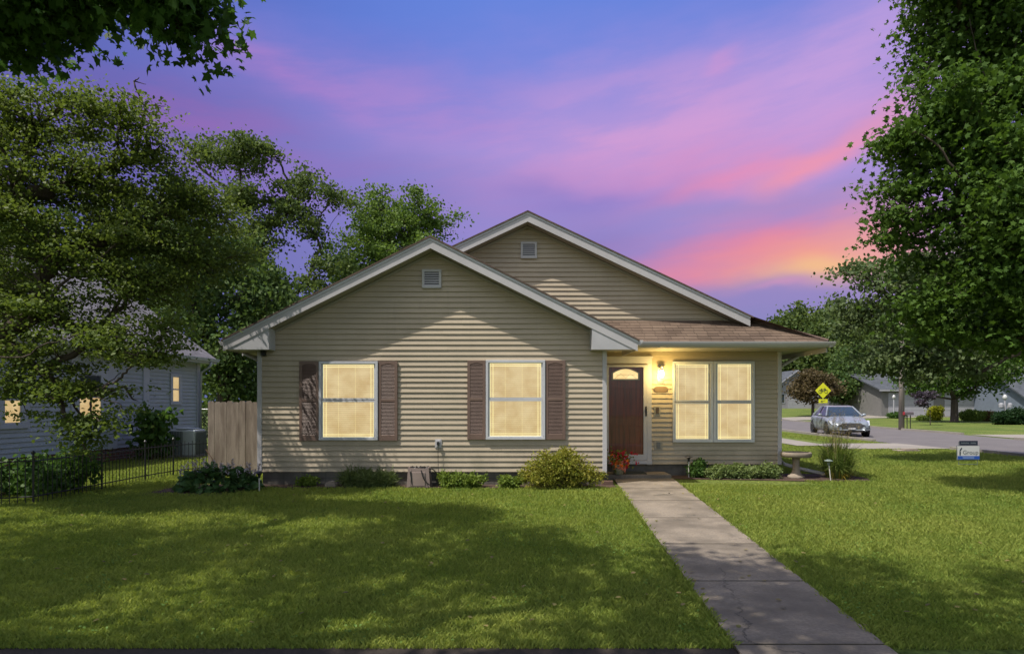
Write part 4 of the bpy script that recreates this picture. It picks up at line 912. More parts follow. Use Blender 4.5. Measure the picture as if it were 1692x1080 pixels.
text('Group', .145, (.05, -.011, .345), mat('sign_grey', (.16, .17, .19), .5), ys_, sx=1.05)
lt = MB()   # worn, unreadable letters of the rider
for k, x in enumerate([-.20+.024*q for q in range(9)]+[.055+.024*q for q in range(6)]): lt.box(x, x+.017, -.0118, -.0101, .568, .598+.004*(k % 3 == 0))
lt.build('lettering', mat('sign_lettergrey', (.15, .17, .19), .5), ys_)
lt = MB()
for x in [-.15+.03*q for q in range(10)]: lt.box(x, x+.02, -.0125, -.0111, .198, .236)
lt.build('lettering', mat('sign_paleblue', (.22, .32, .55), .5), ys_)
# storm inlet by the lawn edge
si = MB().box(-.35, .35, -.22, .22, 0, .06).box(-.12, .30, -.16, .1, .061, .10).build('utility_cover', cm, bevel=.01, loc=(13.0, 20.6, 0)); props(si, 'low concrete utility cover in the lawn near the driveway', 'cover')
# ---------------------------------------------------------------- car
car = thing('parked_car', 'silver sedan on the side street facing the camera', 'car', (16.05, 29.5, .012), rz=R(-14))
paint = mat('silver_paint', (.25, .28, .31), .30, .03, 1., metal=.25, spec=.6); cgl = mat('car_glass', (.03, .045, .055), .06, .1, spec=.9); blkp = mat('car_black', (.015, .015, .017), .5)
stn = [(0, .60, .30, .56, .60), (.10, .78, .22, .62, .68), (.35, .87, .19, .70, .78), (.9, .92, .18, .80, .88), (1.35, .93, .18, .87, .97), (1.9, .93, .18, .90, .99), (3.0, .93, .18, .92, 1.01), (3.9, .92, .18, .93, 1.04), (4.5, .88, .22, .92, 1.06), (4.80, .80, .30, .86, 1.0), (4.87, .70, .38, .80, .92)]
m = MB(); np_ = 13
for (y, hw, zb_, zs, zt_) in stn:
    half = [(0, zt_+.02), (hw*.55, zt_+.012), (hw*.84, zt_-.015), (hw*.955, zs), (hw, zs-.12), (hw*.995, zb_+.16), (hw*.90, zb_)]
    ringp = half+[(-a, b) for a, b in reversed(half[1:])]
    m.v += [(a, y, b) for a, b in ringp]
for k in range(len(stn)-1):
    for j in range(np_): m.f.append((k*np_+j, k*np_+(j+1) % np_, (k+1)*np_+(j+1) % np_, (k+1)*np_+j))
m.f.append(tuple(range(np_))); m.f.append(tuple((len(stn)-1)*np_+j for j in reversed(range(np_))))
body = m.build('body', paint, car, smooth=True); sb = body.modifiers.new('s', 'SUBSURF'); sb.levels = 1; sb.render_levels = 2
def loft(sec, m):
    n0 = len(sec[0][1])
    i0 = len(m.v)
    for y, ps in sec: m.v += [(a, yy, b) for (a, yy, b) in ps]
    for k in range(len(sec)-1):
        for j in range(n0-1): m.f.append((i0+k*n0+j, i0+k*n0+j+1, i0+(k+1)*n0+j+1, i0+(k+1)*n0+j))
# greenhouse (glass) then roof and pillars
b0 = [(-.80, 1.32, .97), (.80, 1.32, .97), (.84, 2.2, .985), (.84, 3.6, 1.0), (.72, 4.35, 1.04), (-.72, 4.35, 1.04), (-.84, 3.6, 1.0), (-.84, 2.2, .985)]
t0_ = [(-.56, 2.1, 1.42), (.56, 2.1, 1.42), (.60, 2.45, 1.455), (.59, 3.2, 1.45), (.52, 3.62, 1.40), (-.52, 3.62, 1.40), (-.59, 3.2, 1.45), (-.60, 2.45, 1.455)]
m = MB(); m.v = b0+t0_; m.f = [(j, (j+1) % 8, 8+(j+1) % 8, 8+j) for j in range(8)]+[tuple(range(8, 16))]; m.build('windows', cgl, car)
m = MB(); m.v = [(x*1.02, y, z+.012) for x, y, z in t0_]+[(x*.8, 2.85+(y-2.85)*.8, z+.035) for x, y, z in t0_]+[(x*1.03, y, z-.02) for x, y, z in t0_]
m.f = [(j, (j+1) % 8, 8+(j+1) % 8, 8+j) for j in range(8)]+[tuple(range(8, 16))]+[(16+j, 16+(j+1) % 8, (j+1) % 8, j) for j in range(8)]; m.build('roof', paint, car, smooth=False)
for s in (-1, 1):
    m = MB(); m.tube([(s*.81, 1.30, .97), (s*.57, 2.1, 1.43)], [.045, .035], 6); m.build('pillar', paint, car)
    m = MB(); m.tube([(s*.845, 2.75, .98), (s*.605, 2.8, 1.46)], .028, 6); m.build('pillar', blkp, car)
    m = MB(); m.tube([(s*.76, 4.2, 1.03), (s*.84, 3.75, 1.02), (s*.56, 3.5, 1.42)], [.07, .07, .05], 6); m.build('pillar', paint, car)
    mi = MB(); mi.lathe([(.02, -.07), (.09, -.05), (.105, 0), (.08, .05), (.02, .07)], (0, 0, 0), 10).build('mirror', paint, car, smooth=True, loc=(s*1.0, 1.75, 1.03))
    hl = MB(); hl.v = [(s*.60, .12, .66), (s*.90, .58, .78), (s*.895, .62, .70), (s*.80, .15, .56), (s*.58, .06, .58)]; hl.v = [(x*1.005, y-.02, z) for x, y, z in hl.v]; hl.v += [(x*.93, y+.05, z) for x, y, z in hl.v]
    hl.f = [(0, 1, 2, 3, 4), (9, 8, 7, 6, 5)]+[(j, (j+1) % 5, 5+(j+1) % 5, 5+j) for j in range(5)]; hl.build('headlight', mat('headlight', (.55, .58, .62), .12, .1, spec=.9), car)
    fg = MB().box(s*.70-.11, s*.70+.11, .015, .12, .33, .41).build('fog_light', blkp, car, bevel=.02)
    dh = MB()
    for yy in (2.65, 3.5): dh.box(s*.93-.012, s*.93+.025, yy, yy+.16, .80, .825)
    dh.build('door_handle', paint, car)
    sh = MB()
    for yy in (1.75, 2.78, 3.72): sh.box(s*.928-.004, s*.928+.006, yy, yy+.008, .35, .88)
    sh.build('door_seam', blkp, car)
    for yw_ in (.92, 3.88):
        w0 = thing('wheel', None, None, (s*.80, yw_, .33)); w0.parent = car; w0.rotation_euler = (0, R(90)*s, 0)
        MB().lathe([(.0, .02), (.40, .02), (.40, .128), (.0, .128)], n=28).build('wheel_arch', blkp, w0)
        MB().lathe([(.22, -.08), (.31, -.09), (.335, -.06), (.335, .12), (.31, .155), (.23, .15)], n=28).build('tyre', mat('tyre', (.018, .018, .018), .8), w0, smooth=True)
        MB().lathe([(.0, .10), (.225, .13), (.235, .152), (.215, .15), (.20, .12), (.01, .12)], n=28).build('rim', mat('rim', (.45, .46, .48), .3, metal=.7), w0)
        sp5 = MB()
        for k in range(5):
            a = k*2*math.pi/5; c_, s2 = math.cos(a), math.sin(a); sp5.quad(*[(x*c_-y*s2, x*s2+y*c_, .148) for x, y in ((.0, -.03), (.21, -.035), (.21, .035), (.0, .03))])
        sp5.build('spokes', mat('rim', (0, 0, 0)), w0)
gr = [(-.40, .05, .40), (.40, .05, .40), (.52, .03, .56), (.38, .04, .66), (-.38, .04, .66), (-.52, .03, .56)]
m = MB(); m.v = [(x, -.015, z) for x, y, z in gr]+[(x, .09, z) for x, y, z in gr]; m.f = [tuple(range(6)), tuple(range(11, 5, -1))]+[(j, (j+1) % 6, 6+(j+1) % 6, 6+j) for j in range(6)]
gro = m.build('grille', blkp, car)
m = MB()
for k in range(5):
    z = .44+k*.045; hw = .42+.1*min(1, (z-.4)/.16) if z < .56 else .52-(z-.56)*1.3; m.box(-hw+.02, hw-.02, -.028, -.016, z, z+.012)
m.build('chrome_bars', mat('chrome', (.6, .6, .62), .15, .02, metal=.9), gro)
MB().box(-.55, .55, -.01, .1, .25, .33).build('air_intake', blkp, car, bevel=.02)
MB().box(-.82, .82, .01, .25, .335, .375).build('bumper_lip', paint, car, bevel=.015)
MB().box(-.155, .155, -.045, -.03, .36, .44).build('number_plate', mat('plate', (.5, .5, .52), .4), car)
m = MB(); m.tube([(.45, 1.50, 1.07), (.1, 1.42, 1.03)], .008, 4).tube([(-.1, 1.50, 1.07), (-.45, 1.42, 1.03)], .008, 4); m.build('wiper', blkp, car)
# ---------------------------------------------------------------- bicycle warning sign
sg = thing('road_sign', 'yellow diamond warning sign with a black bicycle across the street', 'sign', (25.4, 51, 0))
MB().box(-.03, .03, 0, .05, 0, 3.25).build('post', gal, sg)
yel = mat('sign_yellow', (.62, .62, .02), .35, .03, emit=(.6, .62, .02), estr=.0)
zc = PZ(645, 51)
MB().prism([(0, zc-.65), (.65, zc), (0, zc+.65), (-.65, zc)], -.02, -.005).build('panel', yel, sg)
MB().box(-.36, .36, -.02, -.005, zc-1.01, zc-.69).build('plaque', yel, sg)
bk = MB()
for sx in (-1, 1): bk.tube([(sx*.235+.14*math.cos(a), -.026, zc-.07+.14*math.sin(a)) for a in [k*math.pi/8 for k in range(17)]], .016, 5)
for p, q in (((-.235, -.07), (-.13, .10)), ((-.13, .10), (.17, .12)), ((-.03, -.07), (.17, .12)), ((-.03, -.07), (-.15, .14)), ((-.235, -.07), (-.03, -.07)), ((.235, -.07), (.16, .18)), ((.16, .18), (.08, .19)), ((-.19, .15), (-.11, .15))):
    bk.tube([(p[0], -.026, zc+p[1]), (q[0], -.026, zc+q[1])], .016, 5)
bk.build('bicycle_symbol', dark, sg)
MB().prism([(.17, zc-.78), (-.08, zc-.87), (-.06, zc-.79), (-.24, zc-.90), (-.04, zc-.97), (-.07, zc-.90), (.18, zc-.82)], -.023, -.0205).build('arrow_symbol', dark, sg)
# utility pole, wire, mailbox
up_ = thing('utility_pole', 'tall grey wooden utility pole at the far kerb', 'utility pole', (PX(1489.5, 38), 38, 0))
pm = mat('pole_wood', (.27, .235, .20), .9, .25, 1.2, .5, 20, stretch=(8, 8, .4))
MB().tube([(0, 0, -.1), (.02, 0, 4), (0, 0, 10.4)], [.165, .145, .11], 14).build('shaft', pm, up_, smooth=True)
MB().box(-1.2, 1.2, -.06, .04, 9.7, 9.82).build('cross_arm', pm, up_)
m = MB()
for x in (-1.1, -.5, .5, 1.1): m.lathe([(.02, 0), (.05, .03), (.03, .07), (.05, .1), (.02, .14)], (x, -.01, 9.82), 8)
m.build('insulators', mat('ceramic', (.3, .3, .32), .3), up_)
pw = MB(); p0, p1 = Vector((PX(1489.5, 38)-.5, 38, 9.9)), Vector((70, 140, 9.6))
pw.tube([p0.lerp(p1, k/16)-Vector((0, 0, 1.6*4*(k/16)*(1-k/16))) for k in range(17)], .012, 4); pwo = pw.build('power_line', dark); props(pwo, 'thin overhead wire running off from the utility pole', 'wire')
mb_ = thing('mailbox', 'red fronted grey mailbox on two thin posts beside the utility pole', 'mailbox', (PX(1501, 37.6), 37.6, 0))
for x in (-.08, .12): MB().box(x-.022, x+.022, -.02, .02, 0, .92).build('post', mat('post_green', (.05, .06, .03), .8), mb_)
pr = [(-.1, 0), (.1, 0), (.1, .12)]+[(.1*math.cos(a), .12+.08*math.sin(a)) for a in [k*math.pi/8 for k in range(1, 8)]]+[(-.1, .12)]
MB().prism([(a, b+.93) for a, b in pr], -.26, .26, 'x').build('box_body', mat('mailbox_grey', (.12, .10, .11), .4), mb_)
MB().prism([(a*1.02, b+.93) for a, b in pr], -.28, -.262, 'x').build('red_door', mat('mailbox_red', (.30, .03, .04), .4), mb_)
# ---------------------------------------------------------------- houses across the street
def far_house(label, x, y, z, wx, wy, hw, roof_h, wallm, roofm_, trimm, gable_front, doors=(), wins=(), oh=.5, rz=0.):
    h = thing('far_house', label, 'house', (x, y, z), 'houses across the side street', rz=rz)
    if gable_front: pr = [(-wx/2, 0), (wx/2, 0), (wx/2, hw), (0, hw+roof_h), (-wx/2, hw)]; MB().prism(pr, 0, wy).build('wall', wallm, h)
    else: pr = [(0, 0), (wy, 0), (wy, hw), (wy/2, hw+roof_h), (0, hw)]; MB().prism(pr, -wx/2, wx/2, 'x').build('wall', wallm, h)
    W = (wx if gable_front else wy)/2; sl = roof_h/W; t_ = .16; c0 = 0 if gable_front else wy/2
    rp = [(c0-W-oh, hw-oh*sl+.02), (c0, hw+roof_h+.02), (c0+W+oh, hw-oh*sl+.02), (c0+W+oh, hw-oh*sl+.02+t_), (c0, hw+roof_h+.02+t_), (c0-W-oh, hw-oh*sl+.02+t_)]
    MB().prism(rp, -oh, wy+oh) .build('roof', roofm_, h) if gable_front else MB().prism(rp, -wx/2-oh, wx/2+oh, 'x').build('roof', roofm_, h)
    if gable_front: 
        rp2 = [(a, b-.02) if k < 3 else (a, b+.02) for k, (a, b) in enumerate(rp)]; MB().prism(rp2, -oh-.04, -oh-.01).build('fascia', trimm, h)
    else: MB().box(-wx/2-oh, wx/2+oh, -oh-.05, -oh-.01, hw-oh*sl-.06, hw-oh*sl+.14).build('gutter', trimm, h)
    for (a, b, zt_) in doors:
        g_ = ring(MB(), a-.12, b+.12, -.04, -.002, 0, zt_+.12, .12, .12, .02, .12).build('garage_door', trimm, h); q = MB()
        for k in range(4): q.box(a, b, -.03, -.004, .02+k*(zt_-.02)/4+.012, .02+(k+1)*(zt_-.02)/4-.012)
        q.build('door_panels', trimm, g_)
    for (a, b, z0, z1) in wins:
        g_ = ring(MB(), a-.1, b+.1, -.05, -.002, z0-.1, z1+.1, .1, .1, .1, .1).build('window', trimm, h); MB().box(a, b, -.025, -.004, z0, z1).build('pane', cgl, g_); MB().box((a+b)/2-.025, (a+b)/2+.025, -.04, -.026, z0, z1).build('mullion', trimm, g_)
    return h
wpale = mat('far_siding_pale', (.25, .24, .265), .6, .08); wgrey = mat('far_siding_grey', (.16, .155, .15), .6, .08); wblue = mat('far_siding_blue', (.13, .155, .195), .6, .08); rgrey = shingle('far_shingle', (.07, .078, .09), (.11, .12, .14)); ftrim = mat('far_trim', (.31, .31, .34), .5, .05)
far_house('pale lilac gabled house far behind the yellow bicycle sign', 44.2, 97, .93, 7.0, 14, 3.2, 2.6, wpale, rgrey, ftrim, True, doors=((-1.2, 2.6, 2.3),), wins=((-2.9, -1.9, .9, 2.2),))
far_house('long low pale house behind the red brown tree', 55.0, 101, .95, 15, 10, 3.0, 2.3, wpale, rgrey, ftrim, False, doors=((-5, -.4, 2.3),), wins=((1.5, 3.2, .9, 2.2), (4.6, 6, .9, 2.2)))
far_house('grey house with a bare wall behind the pale lamp post', 51.2, 84, .6, 9.0, 12, 3.1, 1.5, wgrey, rgrey, ftrim, False, wins=((1.5, 2.9, .9, 2.2),))
far_house('grey house with white garage doors right of the utility pole', 47.7, 70, .25, 12.6, 12, 3.0, 1.9, wgrey, rgrey, ftrim, False, doors=((-5.4, -.6, 2.5), (.9, 4.3, 2.5)))
far_house('blue grey house with a wide dark roof at the right edge', 57, 63, .05, 10.5, 10, 2.4, 3.0, wblue, rgrey, ftrim, False, doors=((-4, 0, 2.1),), wins=((1.5, 3.2, .8, 1.9),))
# lamp posts
for (px, dd, zt_, lab, heads) in ((1477, 66, 1.5, 'plain white post lamp in front of the grey house', 1), (1660.5, 50, 2.4, 'white post lamp with three heads above the dark round hedge', 3)):
    lp = thing('post_lamp', lab, 'lamp post', (PX(px, dd), dd, gz(PX(px, dd), dd))); zt_ = PZ({1: 657, 3: 658}[heads], dd)-gz(PX(px, dd), dd)
    MB().tube([(0, 0, 0), (0, 0, zt_)], .07, 8).build('post', ftrim, lp)
    MB().lathe([(.08, 0), (.14, .05), (.17, .22), (.10, .36), (.03, .42)], (0, 0, zt_-.1), 12).build('lamp_head', mat('globe_white', (.5, .5, .5), .3), lp, smooth=True)
    if heads == 3:
        MB().tube([(-.36, 0, zt_-.75), (.36, 0, zt_-.75)], .03, 6).build('cross_bar', ftrim, lp)
        for s in (-.3, .38): MB().lathe([(.10, 0), (.17, .02), (.18, .28), (.08, .36)], (s, 0, zt_-.72), 10).build('side_box', ftrim, lp)
# ================================================================ TREES AND FAR SHRUBS
bark = mat('bark', (.085, .065, .05), .95, .3, 3, .9, 25, stretch=(3, 3, .5)); barkd = mat('bark_dark', (.045, .035, .03), .95, .3, 3, .8, 25)
maple = leafmat('leaf_maple', (.045, .095, .018), (.09, .155, .028), .38, .6); mapled = leafmat('leaf_maple_dark', (.030, .080, .018), (.07, .14, .03), .35, .55)
locust = leafmat('leaf_locust', (.078, .125, .030), (.135, .175, .036), .40); bgl = leafmat('leaf_behind', (.065, .11, .038), (.13, .17, .05), .4); bgd = leafmat('leaf_behind_dark', (.045, .09, .03), (.11, .16, .045), .38)
silver_l = leafmat('leaf_silvery', (.055, .095, .036), (.14, .18, .08), .38)
def pb(px, py, d, r, ry=None, rd=None):
    """ellipsoid blob from an image place, a distance and a pixel radius"""
    return (PX(px, d), d, PZ(py, d), r*d/F, (rd or r)*d/F, (ry or r)*d/F)
# big maple out of frame on the left; its crown hangs into the top left corner and shades the lawn
rs = random.Random(2)
bl = []
for gx, gy, z, r in [(-6.2, 5.0, 8.2, 1.5), (-4.4, 5.9, 8.0, 1.5), (-2.4, 6.3, 8.6, 1.5), (-.6, 5.9, 8.4, 1.4), (1.0, 5.2, 8.6, 1.3), (-5.4, 7.2, 8.6, 1.1), (-3.5, 7.4, 9.0, 1.1), (-1.2, 7.3, 9.0, 1.1), (.2, 6.8, 9.3, 1.0), (-7.2, 7.8, 8.6, 1.1), (-4, 4.0, 8.0, 1.3), (-1.6, 3.9, 7.6, 1.3), (.8, 3.6, 7.8, 1.2), (2.6, 5.1, 8.8, 1.1), (3.3, 3.9, 8.8, 1.2), (2.9, 5.9, 9.0, .8), (2.2, 4.3, 8.2, 1.0), (-3.0, 1.5, 8.2, 1.6), (-.5, 1.2, 8.6, 1.5), (-6.8, 3.0, 8., 1.4), (2.1, 6.1, 9.6, .7), (4.6, 5.0, 9.4, .9), (6.2, 4.2, 9.6, .9), (5.2, 2.6, 9.2, 1.0)]:
    bl.append((gx-.483*z, gy-.292*z, z, r, r, r*.75, .7))
for px, py, d, r, ry in [(20, -15, 7.4, 110, 60), (120, -40, 7.2, 80, 50), (235, -45, 7.0, 70, 50), (300, 0, 7.0, 44, 40), (302, 45, 7.0, 20, 24), (5, 40, 7.6, 50, 40), (75, 10, 7.4, 50, 20)]:
    bl.append(pb(px, py, d, r, ry, 60)+(9.,))
tree('maple_tree', 'big dark maple whose leafy boughs hang into the top left corner', 'tree', (-7.6, 2.6, 0), .34, 4.6, bl, 950, 46, .23, .105, mapled, bark, 101, T_MAPLE, up=.5, arch=.28, sats=0)
# airy tree filling the left side, trunk just out of frame
bl = [pb(60, 210, 9.6, 90, 60, 90), (pb(160, 190, 9.6, 70, 38, 70)), pb(240, 175, 9.8, 45, 20, 50), pb(262, 172, 9.8, 12, 5, 20), pb(230, 128, 9.8, 14, 8, 20), pb(250, 250, 9.8, 60, 40, 70), pb(120, 300, 9.4, 110, 60, 110), pb(20, 330, 9.2, 100, 90, 110),
      pb(300, 330, 10.2, 70, 50, 90), pb(360, 350, 10.6, 50, 40, 80), pb(220, 380, 9.8, 100, 60, 110), pb(90, 420, 9.2, 110, 60, 110), pb(330, 430, 10.4, 70, 45, 90), pb(220, 470, 9.6, 90, 45, 100), pb(60, 520, 9.0, 100, 50, 100), pb(170, 560, 8.9, 90, 40, 80),
      pb(250, 590, 9.0, 55, 26, 60), pb(100, 640, 8.9, 60, 24, 50), pb(20, 575, 8.9, 60, 30, 60), pb(200, 615, 8.9, 70, 24, 50), pb(270, 545, 9.2, 50, 30, 60), pb(60, 610, 8.8, 80, 38, 70), pb(110, 690, 8.8, 50, 24, 40), pb(30, 640, 8.8, 40, 20, 40), pb(140, 740, 8.7, 26, 22, 30), pb(150, 650, 8.7, 60, 28, 50), pb(200, 668, 8.7, 32, 14, 40), pb(130, 715, 8.7, 30, 26, 40), pb(165, 700, 8.7, 24, 16, 30), pb(20, 470, 10.5, 90, 70, 100), pb(-60, 250, 9.5, 90, 90, 110), pb(-80, 480, 9, 90, 90, 110), pb(20, 160, 9.5, 50, 30, 60)]
tree('airy_tree', 'airy fine leaved tree with spreading limbs filling the left of the yard', 'tree', (-9.3, 8.9, 0), .31, 1.5, bl, 1250, 74, .17, .050, locust, bark, 102, T_OVAL, up=.8, flat=.22, shell=.25, sats=2)
nest = MB().lathe([(.02, -.1), (.1, -.09), (.16, -.02), (.17, .05), (.13, .06), (.08, 0), (.01, -.02)], n=14).build('birds_nest', mat('nest', (.03, .022, .015), 1., bump=1., bscale=90), loc=(PX(70, 9.0), 9.0, PZ(318, 9.0))); props(nest, 'dark twig nest in the branches of the airy tree', 'nest')
# right-hand maple, trunk out of frame
bl = [pb(1600, -40, 11, 90, 90, 120), pb(1545, 60, 11, 38, 60, 60), pb(1640, 80, 11, 90, 90, 120), pb(1530, 160, 10.8, 42, 60, 60), pb(1600, 230, 10.6, 90, 80, 110), pb(1500, 250, 10.8, 50, 40, 60), pb(1480, 330, 10.8, 42, 40, 60), pb(1560, 360, 10.6, 80, 60, 100), pb(1680, 330, 10.4, 90, 120, 130),
      pb(1640, 460, 10.4, 80, 60, 100), pb(1560, 470, 10.8, 50, 40, 60), pb(1690, 540, 10.2, 70, 40, 90), pb(1760, 200, 10.5, 110, 140, 150), pb(1780, 460, 10.5, 110, 120, 140), pb(1600, 548, 11, 60, 28, 60), pb(1540, 525, 11, 30, 18, 40), pb(1700, -120, 11, 140, 100, 150)]
tree('maple_tree', 'large green maple reaching in from the right edge above the lawn', 'tree', (10.4, 11.2, 0), .34, 3.6, bl, 1250, 66, .21, .078, maple, bark, 103, T_MAPLE, up=.7, shell=.4, sats=4)
bl = [pb(1430, 440, 17, 36, 18, 40), pb(1400, 452, 17, 20, 9, 30), pb(1470, 490, 17, 60, 40, 70), pb(1430, 530, 17, 50, 26, 60), pb(1520, 450, 17.5, 50, 36, 70), pb(1545, 520, 17, 70, 46, 80), pb(1480, 580, 17, 60, 28, 60), pb(1570, 590, 17, 60, 28, 70), pb(1640, 545, 17, 80, 50, 80), pb(1500, 615, 17, 22, 12, 30), pb(1400, 505, 17, 24, 10, 30), pb(1455, 600, 17, 34, 16, 30), pb(1520, 610, 17, 30, 20, 30), pb(1700, 480, 17, 90, 80, 90), pb(1600, 420, 17.5, 80, 50, 90)]
tree('pale_tree', 'looser pale leaved tree drooping between the house and the large right maple', 'tree', (14.2, 16.2, 0), .24, 3.7, bl, 700, 48, .22, .10, silver_l, bark, 104, T_OVAL, up=.5, shell=.4, sats=3)
# trees behind the house
bl = [pb(395, 262, 34, 58, 40, 60), pb(330, 250, 34, 38, 28, 50), pb(440, 250, 34, 20, 16, 30), pb(500, 300, 34, 40, 30, 50), pb(550, 325, 34, 32, 16, 40), pb(480, 350, 34, 46, 36, 60), pb(430, 400, 34, 46, 50, 60), pb(520, 385, 34, 26, 26, 40), pb(400, 330, 34, 40, 24, 60), pb(440, 500, 34, 60, 50, 70), pb(510, 470, 34, 40, 30, 50), pb(390, 460, 34, 40, 60, 70), pb(550, 440, 34, 36, 30, 50)]
tree('tall_tree', 'tallest grey green tree behind the left end of the tan house', 'tree', (PX(440, 34), 34, 0), .36, 6.5, [(a, b, c, d*.82, e*.82, f*.82) for a, b, c, d, e, f in bl], 430, 64, .30, .15, bgl, bark, 105, T_OVAL, group='trees behind the house', flat=.6, up=.5, shell=.4, sats=3)
bl = [pb(640, 345, 38, 52, 30, 60), pb(700, 360, 38, 44, 26, 60), pb(610, 390, 38, 42, 36, 60), pb(680, 400, 38, 60, 36, 70), pb(570, 430, 38, 40, 40, 60), pb(620, 330, 38, 18, 14, 30), pb(738, 372, 38, 14, 12, 30), pb(640, 450, 38, 80, 40, 80), pb(590, 500, 38, 60, 40, 60)]
tree('broad_tree', 'broad green tree right behind the peak of the front gable', 'tree', (PX(640, 38), 38, 0), .36, 6.5, bl, 440, 64, .30, .155, leafmat('leaf_behind_green', (.06, .12, .025), (.15, .22, .05), .4), bark, 106, T_OVAL, group='trees behind the house', flat=.6, up=.5, shell=.4, sats=4)
def wide(name, label, px, d, blobs, nc, mt, seed, group='trees behind the house', ls=.22, cs=.4, tr=.28, fk=3.):
    return tree(name, label, 'tree', (PX(px, d), d, gz(PX(px, d), d)), tr, fk, [pb(*b) for b in blobs], nc, 36, cs, ls, mt, bark, seed, T_OVAL, group=group, flat=.6, up=.5, shell=.5, twigs=d < 60, sats=2)
wide('dense_tree', 'dense layered green tree behind the board fence', 370, 27, [(330, 440, 27, 60, 50, 60), (390, 500, 27, 56, 50, 60), (330, 540, 27, 56, 50, 60), (390, 590, 27, 50, 44, 60), (350, 620, 27, 40, 30, 50), (440, 540, 27, 44, 40, 60), (450, 470, 27, 30, 30, 40), (300, 340, 27, 40, 40, 50), (370, 400, 27, 44, 36, 50), (480, 500, 27, 26, 20, 40), (290, 400, 27, 50, 40, 60), (400, 640, 27, 46, 24, 50)], 560, bgd, 107, ls=.17, cs=.34)
wide('dense_tree', 'dark green tree rising over the left part of the blue grey house roof', 60, 31, [(40, 380, 31, 90, 60, 70), (120, 430, 31, 80, 50, 70), (40, 480, 31, 90, 40, 70), (-40, 420, 31, 80, 80, 70)], 300, bgd, 108, ls=.2, cs=.4)
wide('dense_tree', 'mid green tree rising over the right end of the blue grey house roof', 230, 33, [(210, 370, 33, 70, 60, 70), (270, 430, 33, 70, 50, 70), (200, 470, 33, 80, 40, 70), (310, 490, 33, 50, 40, 60)], 320, bgl, 109, ls=.2, cs=.4)
hedge = tree('hedge', 'dark leafy hedge filling the gap behind the wire mesh fence', 'hedge', (-11.6, 29, 0), .12, .8, [(PX(340, 29)+k*1.4, 29.3, 1.1, 1.2, .8, 1.3) for k in range(-4, 3)], 170, 40, .3, .15, bgd, bark, 110, T_OVAL, flat=.7, up=.5, twigs=False)
# across the street
wide('street_maple', 'round crowned maple with a short trunk on the lawn across the street', 1577, 55, [(1577, 610, 55, 70, 40, 70), (1520, 625, 55, 40, 28, 50), (1632, 625, 55, 46, 30, 50), (1600, 585, 55, 60, 30, 60), (1545, 580, 55, 50, 30, 60), (1500, 640, 55, 18, 10, 30), (1655, 600, 55, 34, 24, 40)], 520, maple, 111, None, .22, .42, .30, 2.)
wide('round_tree', 'dark green round tree behind the silver car', 1411, 78, [(1415, 610, 78, 40, 34, 40), (1400, 645, 78, 34, 22, 40), (1438, 640, 78, 26, 20, 30), (1425, 588, 78, 36, 24, 40), (1455, 615, 78, 24, 24, 30), (1478, 600, 78, 30, 26, 30), (1498, 622, 78, 16, 12, 20)], 380, bgd, 112, None, .32, .5, .3, 1.8)
wide('forked_tree', 'dark forked tree left of the round tree behind the car', 1392, 76, [(1392, 640, 76, 24, 18, 30), (1375, 630, 76, 20, 16, 30)], 120, bgd, 117, None, .32, .5, .2, 1.2)
redl = leafmat('leaf_redbrown', (.055, .045, .022), (.12, .09, .045), .3)
wide('redbud_tree', 'small red brown leaved tree left of the yellow bicycle sign', 1343, 70, [(1340, 640, 70, 34, 22, 34), (1318, 648, 70, 16, 14, 20), (1365, 642, 70, 18, 14, 20), (1345, 625, 70, 24, 12, 30)], 230, redl, 113, None, .25, .4, .16, 1.5)
sap = wide('sapling', 'thin purple leaved sapling on the lawn near the yellow green shrub', 1537, 47, [(1530, 655, 47, 14, 9, 14), (1524, 668, 47, 9, 5, 10)], 30, leafmat('leaf_purple', (.04, .03, .045), (.10, .08, .11), .3), 118, None, .14, .12, .03, 1.1)
# far wooded rise
proto = tree('far_tree', 'mid green tree at the left end of the distant tree line', 'tree', (0, 0, 0), .5, 5, [(0, 0, 12, 6.5, 6, 6), (3.5, 0, 9, 5, 5, 4.5), (-3.5, 0, 9.5, 5, 5, 5), (0, -2, 15, 4.5, 4, 4), (1, 1, 6, 5, 4, 3)], 420, 34, .8, .55, bgl, bark, 114, T_OVAL, group='far trees beyond the houses', flat=.6, up=.5, twigs=False)
spots = [(1310, 130, 1.12), (1352, 126, 1.02), (1385, 132, 1.1), (1425, 128, 1.0), (1465, 132, 1.1), (1510, 128, 1.05), (1560, 132, 1.1), (1620, 128, 1.0), (1680, 132, 1.1)]
labs = ['first far green tree above the eave at the right end of the tan house', 'second far green tree from the tan house in the distant tree line', 'third far tree from the tan house above the red brown tree', 'far tree right above the silver car in the distant tree line', 'far tree just left of the utility pole in the distant tree line', 'far tree just right of the utility pole in the distant tree line', 'far tree seen above the left side of the street maple', 'far tree seen above the right side of the street maple', 'rightmost far tree in the distant tree line']
for i, (px, d, s) in enumerate(spots):
    if i == 0: proto.location = (PX(px, d), d, .9); proto.scale = (s,)*3; proto['label'] = labs[0]
    else: copy_thing(proto, (PX(px, d), d, .9), (s, s, s*(.92+.1*(i % 3))), rz=i*1.3, label=labs[i])
rng = np.random.default_rng(77); N_ = 26000
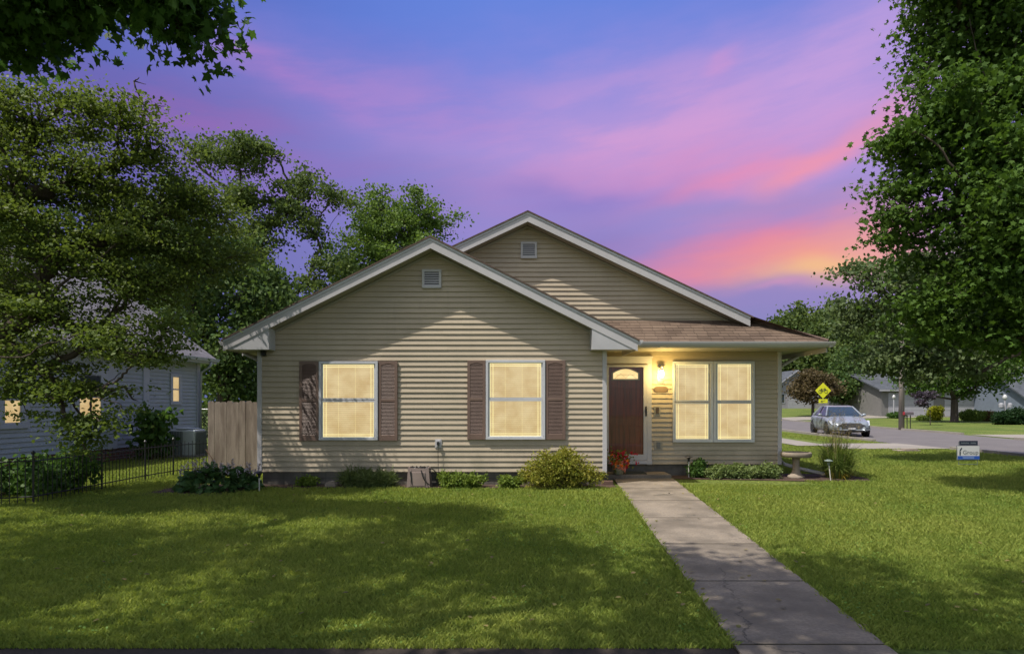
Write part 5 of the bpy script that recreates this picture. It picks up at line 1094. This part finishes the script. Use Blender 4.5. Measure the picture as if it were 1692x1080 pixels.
x = rng.uniform(25, 190, N_); P_ = np.stack([x, 152+rng.normal(0, 3, N_), .9+rng.random(N_)**.8*(13+3*np.sin(x*.19)+2.*np.sin(x*.47+1))], 1)
leaf_cloud('far_wood', P_, 1.1, rng.random(N_), bgd, T_OVAL, rng, None, .3, kind='stuff', label='distant band of dark woods on the horizon at right', cat='woods')
x = rng.uniform(-150, 25, N_//2); P_ = np.stack([x, 110+rng.normal(0, 3, N_//2), rng.random(N_//2)**.8*(11+2*np.sin(x*.19))], 1)
leaf_cloud('far_wood', P_, 1.1, rng.random(N_//2), bgd, T_OVAL, rng, None, .3, kind='stuff', label='distant band of dark woods behind the tan house', cat='woods')
# clipped shrubs across the street
def far_shrub(label, px, d, rx, rz_, mt, seed, n=150, ls=.12):
    z = gz(PX(px, d), d); plant('clipped_shrub', label, 'shrub', (PX(px, d), d), [(0, 0, z+rz_*.95, rx, rx*.8, rz_)], n, 26, .1, ls, mt, seed, T_OVAL, stems=4, shell=.7)
yl = leafmat('leaf_yellow', (.16, .19, .01), (.34, .34, .03)); rb = leafmat('leaf_rust', (.09, .06, .03), (.20, .12, .05)); hd = leafmat('leaf_hedge', (.010, .030, .012), (.028, .06, .018))
far_shrub('bright yellow green rounded shrub left of the street maple', 1545.5, 60, .62, .68, yl, 201)
far_shrub('olive rounded shrub right of the street maple trunk', 1606, 58, .95, .52, green, 202, 200)
far_shrub('small rust brown shrub between the olive shrub and the dark hedge balls', 1633, 58, .62, .42, rb, 203)
far_shrub('leftmost of the dark clipped shrubs at the right edge', 1655, 48, .58, .50, hd, 204)
far_shrub('middle one of the dark clipped shrubs at the right edge', 1677, 48, .62, .55, hd, 205)
far_shrub('rightmost of the dark clipped shrubs at the right edge', 1700, 48, .62, .58, hd, 206)
far_shrub('soft grey green shrub in front of the grey house', 1452, 74, 1.5, .85, dkgreen, 207, 200, .2)
far_shrub('low dark shrub at the foot of the plain white post lamp', 1482, 66, .9, .30, dkgreen, 208, 90)
far_shrub('tiny lime shrub left of the bright yellow green shrub', 1526, 60, .55, .18, fresh, 209, 60)
